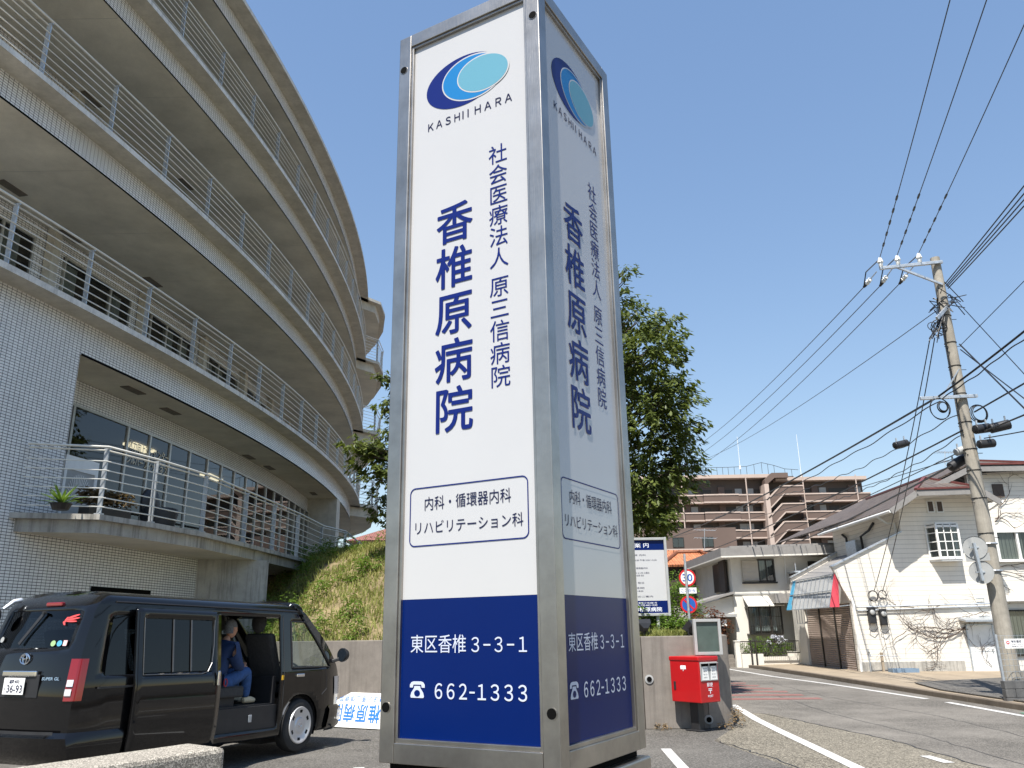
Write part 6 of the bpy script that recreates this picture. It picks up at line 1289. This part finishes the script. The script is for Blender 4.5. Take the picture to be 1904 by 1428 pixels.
# ================================================================ utility pole
PY = 18.6; PX = 10.72; up = thing('utility_pole', 'grey concrete utility pole with crossarms, insulators and tangled cables', 'utility pole', (PX, PY, 0)); ZP = aty(1740, 480, PY).z
b = MB(); n_ = 12; b.tube([V((PX, PY, ZP*i/n_)) for i in range(n_+1)], [.185-.075*i/n_ for i in range(n_+1)], 20); b.build('shaft', m['polec'], up, True)
b = MB()
for z in (8.9, 8.2, 7.6, 6.9, 6.2, 5.55, 5.05, 4.4, 3.6, 2.75):
    r = .19-.075*z/ZP; b.tube([V((PX+r*math.cos(t), PY+r*math.sin(t), z)) for t in [2*math.pi*i/16 for i in range(16)]], .012, 5, closed=True); b.tube([V((PX-r-.06, PY-.05, z-.1)), V((PX+r+.1, PY-.05, z-.1))], .008, 4)
b.build('pole_band', m['dkframe'], up)
def arm(u0, v0, u1, v1, Y, name, w=.075): p, q = aty(u0, v0, Y), aty(u1, v1, Y); b = MB(); b.beam(p, q, w, w); return b.build(name, m['galv'], up, bevel=.006), p, q
a1_, ap0, ap1 = arm(1636, 499, 1752, 487, PY-.15, 'crossarm'); b = MB(); b.beam(aty(1666, 496, PY-.15), aty(1752, 529, PY-.12), .05, .05); b.build('arm_brace', m['galv'], up)
a2_, bp0, bp1 = arm(1711, 741, 1817, 736, PY-.18, 'crossarm'); b = MB(); b.beam(aty(1754, 735, PY-.18), aty(1783, 686, PY-.12), .025, .025); b.build('arm_brace', m['galv'], up)
b = MB(); b.beam(aty(1762, 570, PY-.15), aty(1742, 592, PY-.45), .05, .08); b.build('bracket', m['galv'], up)
ins = []
for (u, v) in ((1637, 488), (1669, 484), (1709, 480)):
    p = aty(u, v, PY-.15); b = MB(); b.lathe([(.02, -.16), (.05, -.12), (.05, -.02), (.075, 0), (.06, .05), (.045, .1), (.03, .13)], p, n=14); b.build('pin_insulator', m['porc'], up, True); ins.append(p)
sins = []
for (u, v), (u2, v2) in (((1630, 505), (1606, 534)), ((1660, 498), (1636, 532)), ((1698, 496), (1672, 528))):
    p, q = aty(u, v, PY-.1), aty(u2, v2, PY+.35); d = q-p; b = MB(); b.beam(p, p+d*.45, .02, .02); b.build('strain_link', m['galv'], up); b = MB(); dd = d.normalized(); b.lathe([(.03, 0), (.065, .03), (.04, .06), (.065, .09), (.04, .12), (.065, .15), (.03, .2)], p+d*.45, dd, 12); b.build('strain_insulator', m['porc'], up, True); b = MB(); b.tube([p+d*.45+dd*.2, q], [.045, .03], 7); b.build('wire_clamp', m['blk'], up); sins.append(q)
b = MB(); R = np.random.RandomState(4)                                   # jumper loops and tangled cable at the pole
for p, q in zip(ins, sins): b.tube([p+UZ*.1, p.lerp(q, .35)+V((-.22, 0, -.02)), q], .016, 5)
b.build('jumper_wire', m['cable'], up)
b = MB()
for k in range(16):
    c = V((PX, PY, 9.25+R.normal(0, .12))); a_ = R.uniform(0, 6.28); b.tube([c+V((.18*math.cos(a_), .18*math.sin(a_), 0)), c+V((.32*math.cos(a_+.5), .3*math.sin(a_+.5), R.normal(0, .15))), c+V((R.uniform(-.45, .6), R.uniform(-.4, .4), R.normal(0, .2)))], .012, 5)
for k in range(7):
    c = aty(1745, 605, PY-.3)+V((R.normal(0, .06), R.normal(0, .05), R.normal(0, .06))); r = R.uniform(.1, .22); b.tube([c+V((r*math.cos(t), .06*math.sin(t+k), r*math.sin(t)-.1)) for t in [2*math.pi*i/14 for i in range(14)]], .010, 5, closed=True)
p, q = aty(1760, 568, PY-.15), aty(1732, 625, PY-.4)
for k in range(9): b.tube([p+V((R.normal(0, .04), 0, R.normal(0, .05))), p.lerp(q, .5)+V((R.normal(0, .08), R.normal(0, .08), R.normal(0, .08))), q+V((R.normal(0, .08), 0, R.normal(0, .08)))], .011, 5)
b.tube([V((PX-.16, PY-.1, z)) for z in (9.2, 8, 7, 6)], .014, 5); b.build('cable_tangle', m['cable'], up)
def coil(u, v, r, Y, name, label, n=4):
    c = aty(u, v, Y); b = MB()
    for k in range(n): b.tube([c+V(((r+.012*k)*(1-.12*(k%2))*math.cos(t), .015*k, (r*1.05+.01*k)*math.sin(t))) for t in [2*math.pi*i/22 for i in range(22)]], .011, 5, closed=True)
    o = b.build(name, m['cable'], at=tuple(c)); return tag(o, label, 'cable coil')
coil(1754, 756, .10, PY-.25, 'cable_coil', 'small tight black cable coil hung under the lower crossarm'); coil(1748, 760, .24, PY-.22, 'cable_coil', 'large loose cable loop hung below the lower crossarm', 2); coil(1822, 768, .17, PY-.15, 'cable_coil', 'black cable coil hanging right of the utility pole', 5)
coil(1624, 1108, .16, 29.85, 'cable_coil', 'dark cable coil on a hook on the white house wall', 3); coil(1641, 1106, .14, 29.85, 'cable_coil', 'thin wire coil beside the darker one on the white wall', 2)
# road signs seen from behind, clamped to the pole
rs = thing('road_sign_backs', 'two round road signs and a plate seen from behind, clamped to the utility pole', 'traffic sign', tuple(aty(1815, 1065, PY-.15))); nv_ = V((-.62, -.78, 0)).normalized()
for u, v in ((1813, 1018), (1825, 1064)):
    c = aty(u, v, PY-.2); b = MB(); b.lathe([(.005, 0), (.245, 0), (.25, .01), (.25, -.01), (.005, -.012)], c, nv_, 32); dd = b.build('sign_disc', m['grey'], rs, 30); b = MB(); b.beam(c+nv_*.03+V((-.12, 0, .0)), c+nv_*.03+V((.14, 0, 0)), .05, .03); b.build('bracket', m['galv'], dd)
c0, c1 = aty(1811, 1010, PY-.23), aty(1828, 1080, PY-.23); b = MB(); b.beam(c0+nv_*.04, c1+nv_*.04, .06, .06, (0, 1, 0)); b.build('back_post', m['galv'], rs); c = aty(1818, 1036, PY-.2); b = MB(); e_ = V((-nv_.y, nv_.x, 0)); b.obox(c, e_*.24, nv_*.006, UZ*.085); b.build('sign_plate', m['grey'], rs)
for v in (1012, 1063):
    q = aty(1820, v, PY-.2); b = MB(); b.beam(q, V((PX-.1, PY-.12, q.z+.02)), .04, .04); b.tube([V((PX+.19*math.cos(t), PY+.19*math.sin(t), q.z+.02)) for t in [2*math.pi*i/14 for i in range(14)]], .02, 5, closed=True); b.build('clamp', m['galv'], rs)
# street lamp head and black cable closures
def closure(u, v, Y, L, r, d, label, mt='blk', cat='cable closure', name='cable_closure'):
    p = aty(u, v, Y); d = V(d).normalized(); t = thing(name, label, cat, tuple(p)); b = MB(); b.tube([p-d*L/2, p-d*L*.46, p+d*L*.46, p+d*L/2], [r*.6, r, r, r*.6], 10); b.build('shell', m[mt], t, 40, bevel=.01); b = MB()
    for s_ in (-.3, .3): b.beam(p+d*L*s_+UZ*r*.8, p+d*L*s_+UZ*(r+.1), .03, .03, (1, 0, 0))
    b.build('hanger', m['galv'], t); return t
closure(1826, 797, PY-.3, .42, .11, (1, .2, .15), 'black box-like cable closure just right of the pole, upper left one'); closure(1859, 793, PY-.5, .46, .115, (1, -.2, .2), 'black cable closure right of the pole, outermost of the pair'); closure(1834, 825, PY-.4, .40, .10, (1, .1, .1), 'black cable closure right of the pole, lower one')
closure(1783, 859, PY+.3, .58, .12, (1, .1, .55), 'long black cable closure sloping just left of the pole'); closure(1675, 826, PY+3, .46, .10, (1, .3, .25), 'black cable closure hung alone mid-span left of the pole')
closure(1790, 836, PY+.1, .42, .09, (1, 0, .4), 'pale grey lamp head fixed to the left side of the pole', 'grey', 'street lamp', 'street_lamp')
# ================================================================ overhead wires
def wire(A, B, r, label, group, sag=.3, n=18, name='overhead_wire', mt='wire', wob=0, cat='wire', wraps=0):
    pts = []; n = n*4 if wob else n
    for i in range(n+1):
        t = i/n; p = A.lerp(B, t); p = p-UZ*(sag*4*t*(1-t))
        if wob: p = p+UZ*(wob*(.45*math.sin(i*.62)+.4*math.sin(i*.27)))
        pts.append(p)
    b = MB(); b.tube(pts, r, 5)
    for k in range(wraps): p, q = pts[1+k], pts[2+k]; b.tube([p.lerp(q, .1), p.lerp(q, .2), p.lerp(q, .45), p.lerp(q, .55)], [r, r*2.6, r*2.6, r], 6)
    return tag(b.build(name, m[mt], at=tuple(A)), label, cat, group)
g1 = 'three high-voltage wires rising from the crossarm'
for p, (u, v), lb in zip(ins, ((1766, -40), (1835, -40), (1918, -20)), ('high-voltage wire rising from the left pin insulator', 'high-voltage wire rising from the middle pin insulator', 'high-voltage wire rising from the right pin insulator')):
    q = atz(u, v, 11.6); a_ = p+UZ*.12; wire(a_, a_.lerp(q, 2.4), .010, lb, g1, .25, 40, wraps=5)
for k, ((u0, v0), (u, v)) in enumerate((((1757, 528), (1912, 330)), ((1759, 531), (1912, 345)), ((1761, 533), (1912, 357)), ((1763, 536), (1912, 369)))):
    a_ = aty(u0, v0, PY-.1); wire(a_, a_.lerp(atz(u, v, 9.6-.05*k), 2.4), .014, ('black low-voltage cable rising right of the pole top, uppermost of four', 'black low-voltage cable rising right of the pole top, second of four', 'black low-voltage cable rising right of the pole top, third of four', 'black low-voltage cable rising right of the pole top, lowest of four')[k], 'four low-voltage cables rising from the pole', .05, 12, mt='cable')
for k, (p, (u, v)) in enumerate(zip(sins, ((1262, 850), (1272, 862), (1290, 872)))):
    wire(p, aty(u, v, 62), .012, ('high-voltage wire receding from the outermost strain insulator', 'high-voltage wire receding from the middle strain insulator', 'high-voltage wire receding from the strain insulator nearest the pole')[k], 'three high-voltage wires receding over the road', .5)
wire(aty(1741, 578, PY), aty(1300, 858, 62), .011, 'thin low-voltage wire with pale beads receding below the three', 'single receding wire', .4)
C_ = [((1912, 598), (1745, 737), .024, 'thick black cable bundle from upper right to the lower crossarm', .0, 10, 7.4), ((1912, 612), (1752, 742), .014, 'wavy black cable just under the thick bundle at right', .03, 10, 7.3)]
for (a_, b_, r, lb, wob, n_, z) in C_: wire(aty(*b_, PY-.2), aty(*b_, PY-.2).lerp(atz(*a_, z), 2.4), r, lb, 'communication cables right of the pole', .12, 24, mt='cable', wob=wob)
for k, (a_, b_, Yb, r, wob, lb) in enumerate((((1745, 737), (1222, 1008), 60, .034, 0, 'thickest black cable sagging from the crossarm across the apartment block'), ((1748, 746), (1330, 962), 50, .018, .05, 'wavy cable sagging just below the thickest cable'), ((1780, 772), (1440, 922), 44, .016, .06, 'lashed wavy cable carrying the lone closure'),
        ((1790, 800), (1245, 1046), 60, .026, 0, 'black cable crossing the apartment block from the pole waist'), ((1792, 808), (1500, 940), 40, .015, .05, 'thin lashed cable under the pole-waist cable'), ((1795, 835), (1300, 1040), 58, .016, 0, 'thin black cable dipping past the apartment stair'), ((1768, 866), (1385, 1036), 55, .030, 0, 'heavy black cable running down in front of the brown roof'), ((1800, 845), (1200, 1005), 90, .013, 0, 'faint wire running far left behind the cherry tree'))):
    wire(aty(*a_, PY-.1), aty(*b_, Yb), r*.8, lb, 'communication cables left of the pole', .35, 30, mt='cable', wob=wob)
for k, ((u0, v0), (u, v), z, r, lb) in enumerate((((1812, 766), (1912, 706), 6.9, .020, 'black cable climbing right from the coil beside the pole'), ((1822, 805), (1912, 766), 6.2, .020, 'black cable climbing right over the closures'), ((1830, 815), (1912, 798), 5.9, .013, 'thin black cable right of the lowest closure'), ((1784, 640), (1912, 765), 8.4, .018, 'dark stay cable slanting down right from the pole, upper of two'), ((1786, 650), (1912, 745), 8.3, .013, 'dark stay cable slanting down right from the pole, lower of two'), ((1772, 552), (1912, 702), 9.2, .010, 'thin beaded wire slanting down right from the pole top'), ((1786, 642), (1912, 512), 8.6, .009, 'thin wire rising steeply right from mid pole'))):
    A = aty(u0, v0, PY-.1); wire(A, A.lerp(aty(u, v, PY-3.0), 3.2), r, lb, 'cables leaving the pole to the right', .03, 14, mt='cable')
for k, (a_, b_) in enumerate((((1730, 625), (1625, 1100)), ((1738, 628), (1641, 1100)))): wire(aty(*a_, PY-.3), aty(*b_, 29.85), .013, ('service drop from the pole to the darker coil on the white wall', 'service drop from the pole to the thinner coil on the white wall')[k], 'service drops to the white house', .25, 16, mt='cable')
# ================================================================ block wall with mesh fence at the right edge
bf_ = thing('mesh_fence', 'wire mesh fence on a dark block wall at the right edge', 'fence', (10.6, 18.0, 0))
b = MB()
for r_ in range(3):
    for k in range(5):
        x = 10.16+k*.42-(.21 if r_ == 1 else 0); b.box(max(10.16, x)+.004, x+.416, 17.95, 18.10, r_*.165+.003, r_*.165+.162)
b.build('block_wall', m['block'], bf_, bevel=.008); b = MB(); z0, z1 = .5, 1.40
for i in range(22): x = 10.2+i*.09; b.beam((x, 18.02, z0), (x, 18.02, z1), .005, .005, (0, 1, 0))
for i in range(8): z = z0+.05+i*.12; b.beam((10.2, 18.02, z), (12.1, 18.02, z), .006, .006)
b.build('wire_mesh', m['galv'], bf_)
for x in (10.2, 11.7): b = MB(); b.beam((x, 18.03, .4), (x, 18.03, 1.42), .045, .045, (0, 1, 0)); b.build('fence_post', m['galv'], bf_)
p = aty(1866, 1188, 17.97); b = MB(); t = thing('notice_plate', 'small white notice plate hung on the wire mesh fence', 'sign', tuple(p)); q = aty(1866, 1206, 17.97); b.box(p.x, p.x+.72, 17.96, 17.975, q.z, p.z); b.build('plate', m['white'], t); Q = lambda x, z: V((p.x+x, 17.957, q.z+z)); H_ = p.z-q.z; b = MB(); text_fit(b, '有料看板', Q, .14, H_*.58, .36, H_*.86, .01); text_fit(b, 'お問い合わせ', Q, .14, H_*.34, .40, H_*.46); text_fit(b, '募集中 TEL 092-662', Q, .14, H_*.12, .56, H_*.26); b.build('lettering', m['inkN'], t)
b = MB(); b.face([Q(.07+.035*math.cos(k_*math.pi/10), H_*.62+.035*math.sin(k_*math.pi/10)) for k_ in range(20)]); b.build('round_mark', m['signred'], t); b = MB(); b.face([Q(.07+.016*math.cos(k_*math.pi/10), H_*.62+.016*math.sin(k_*math.pi/10))+V((0, -.002, 0)) for k_ in range(20)]); b.build('round_mark_centre', m['inkW'], t)
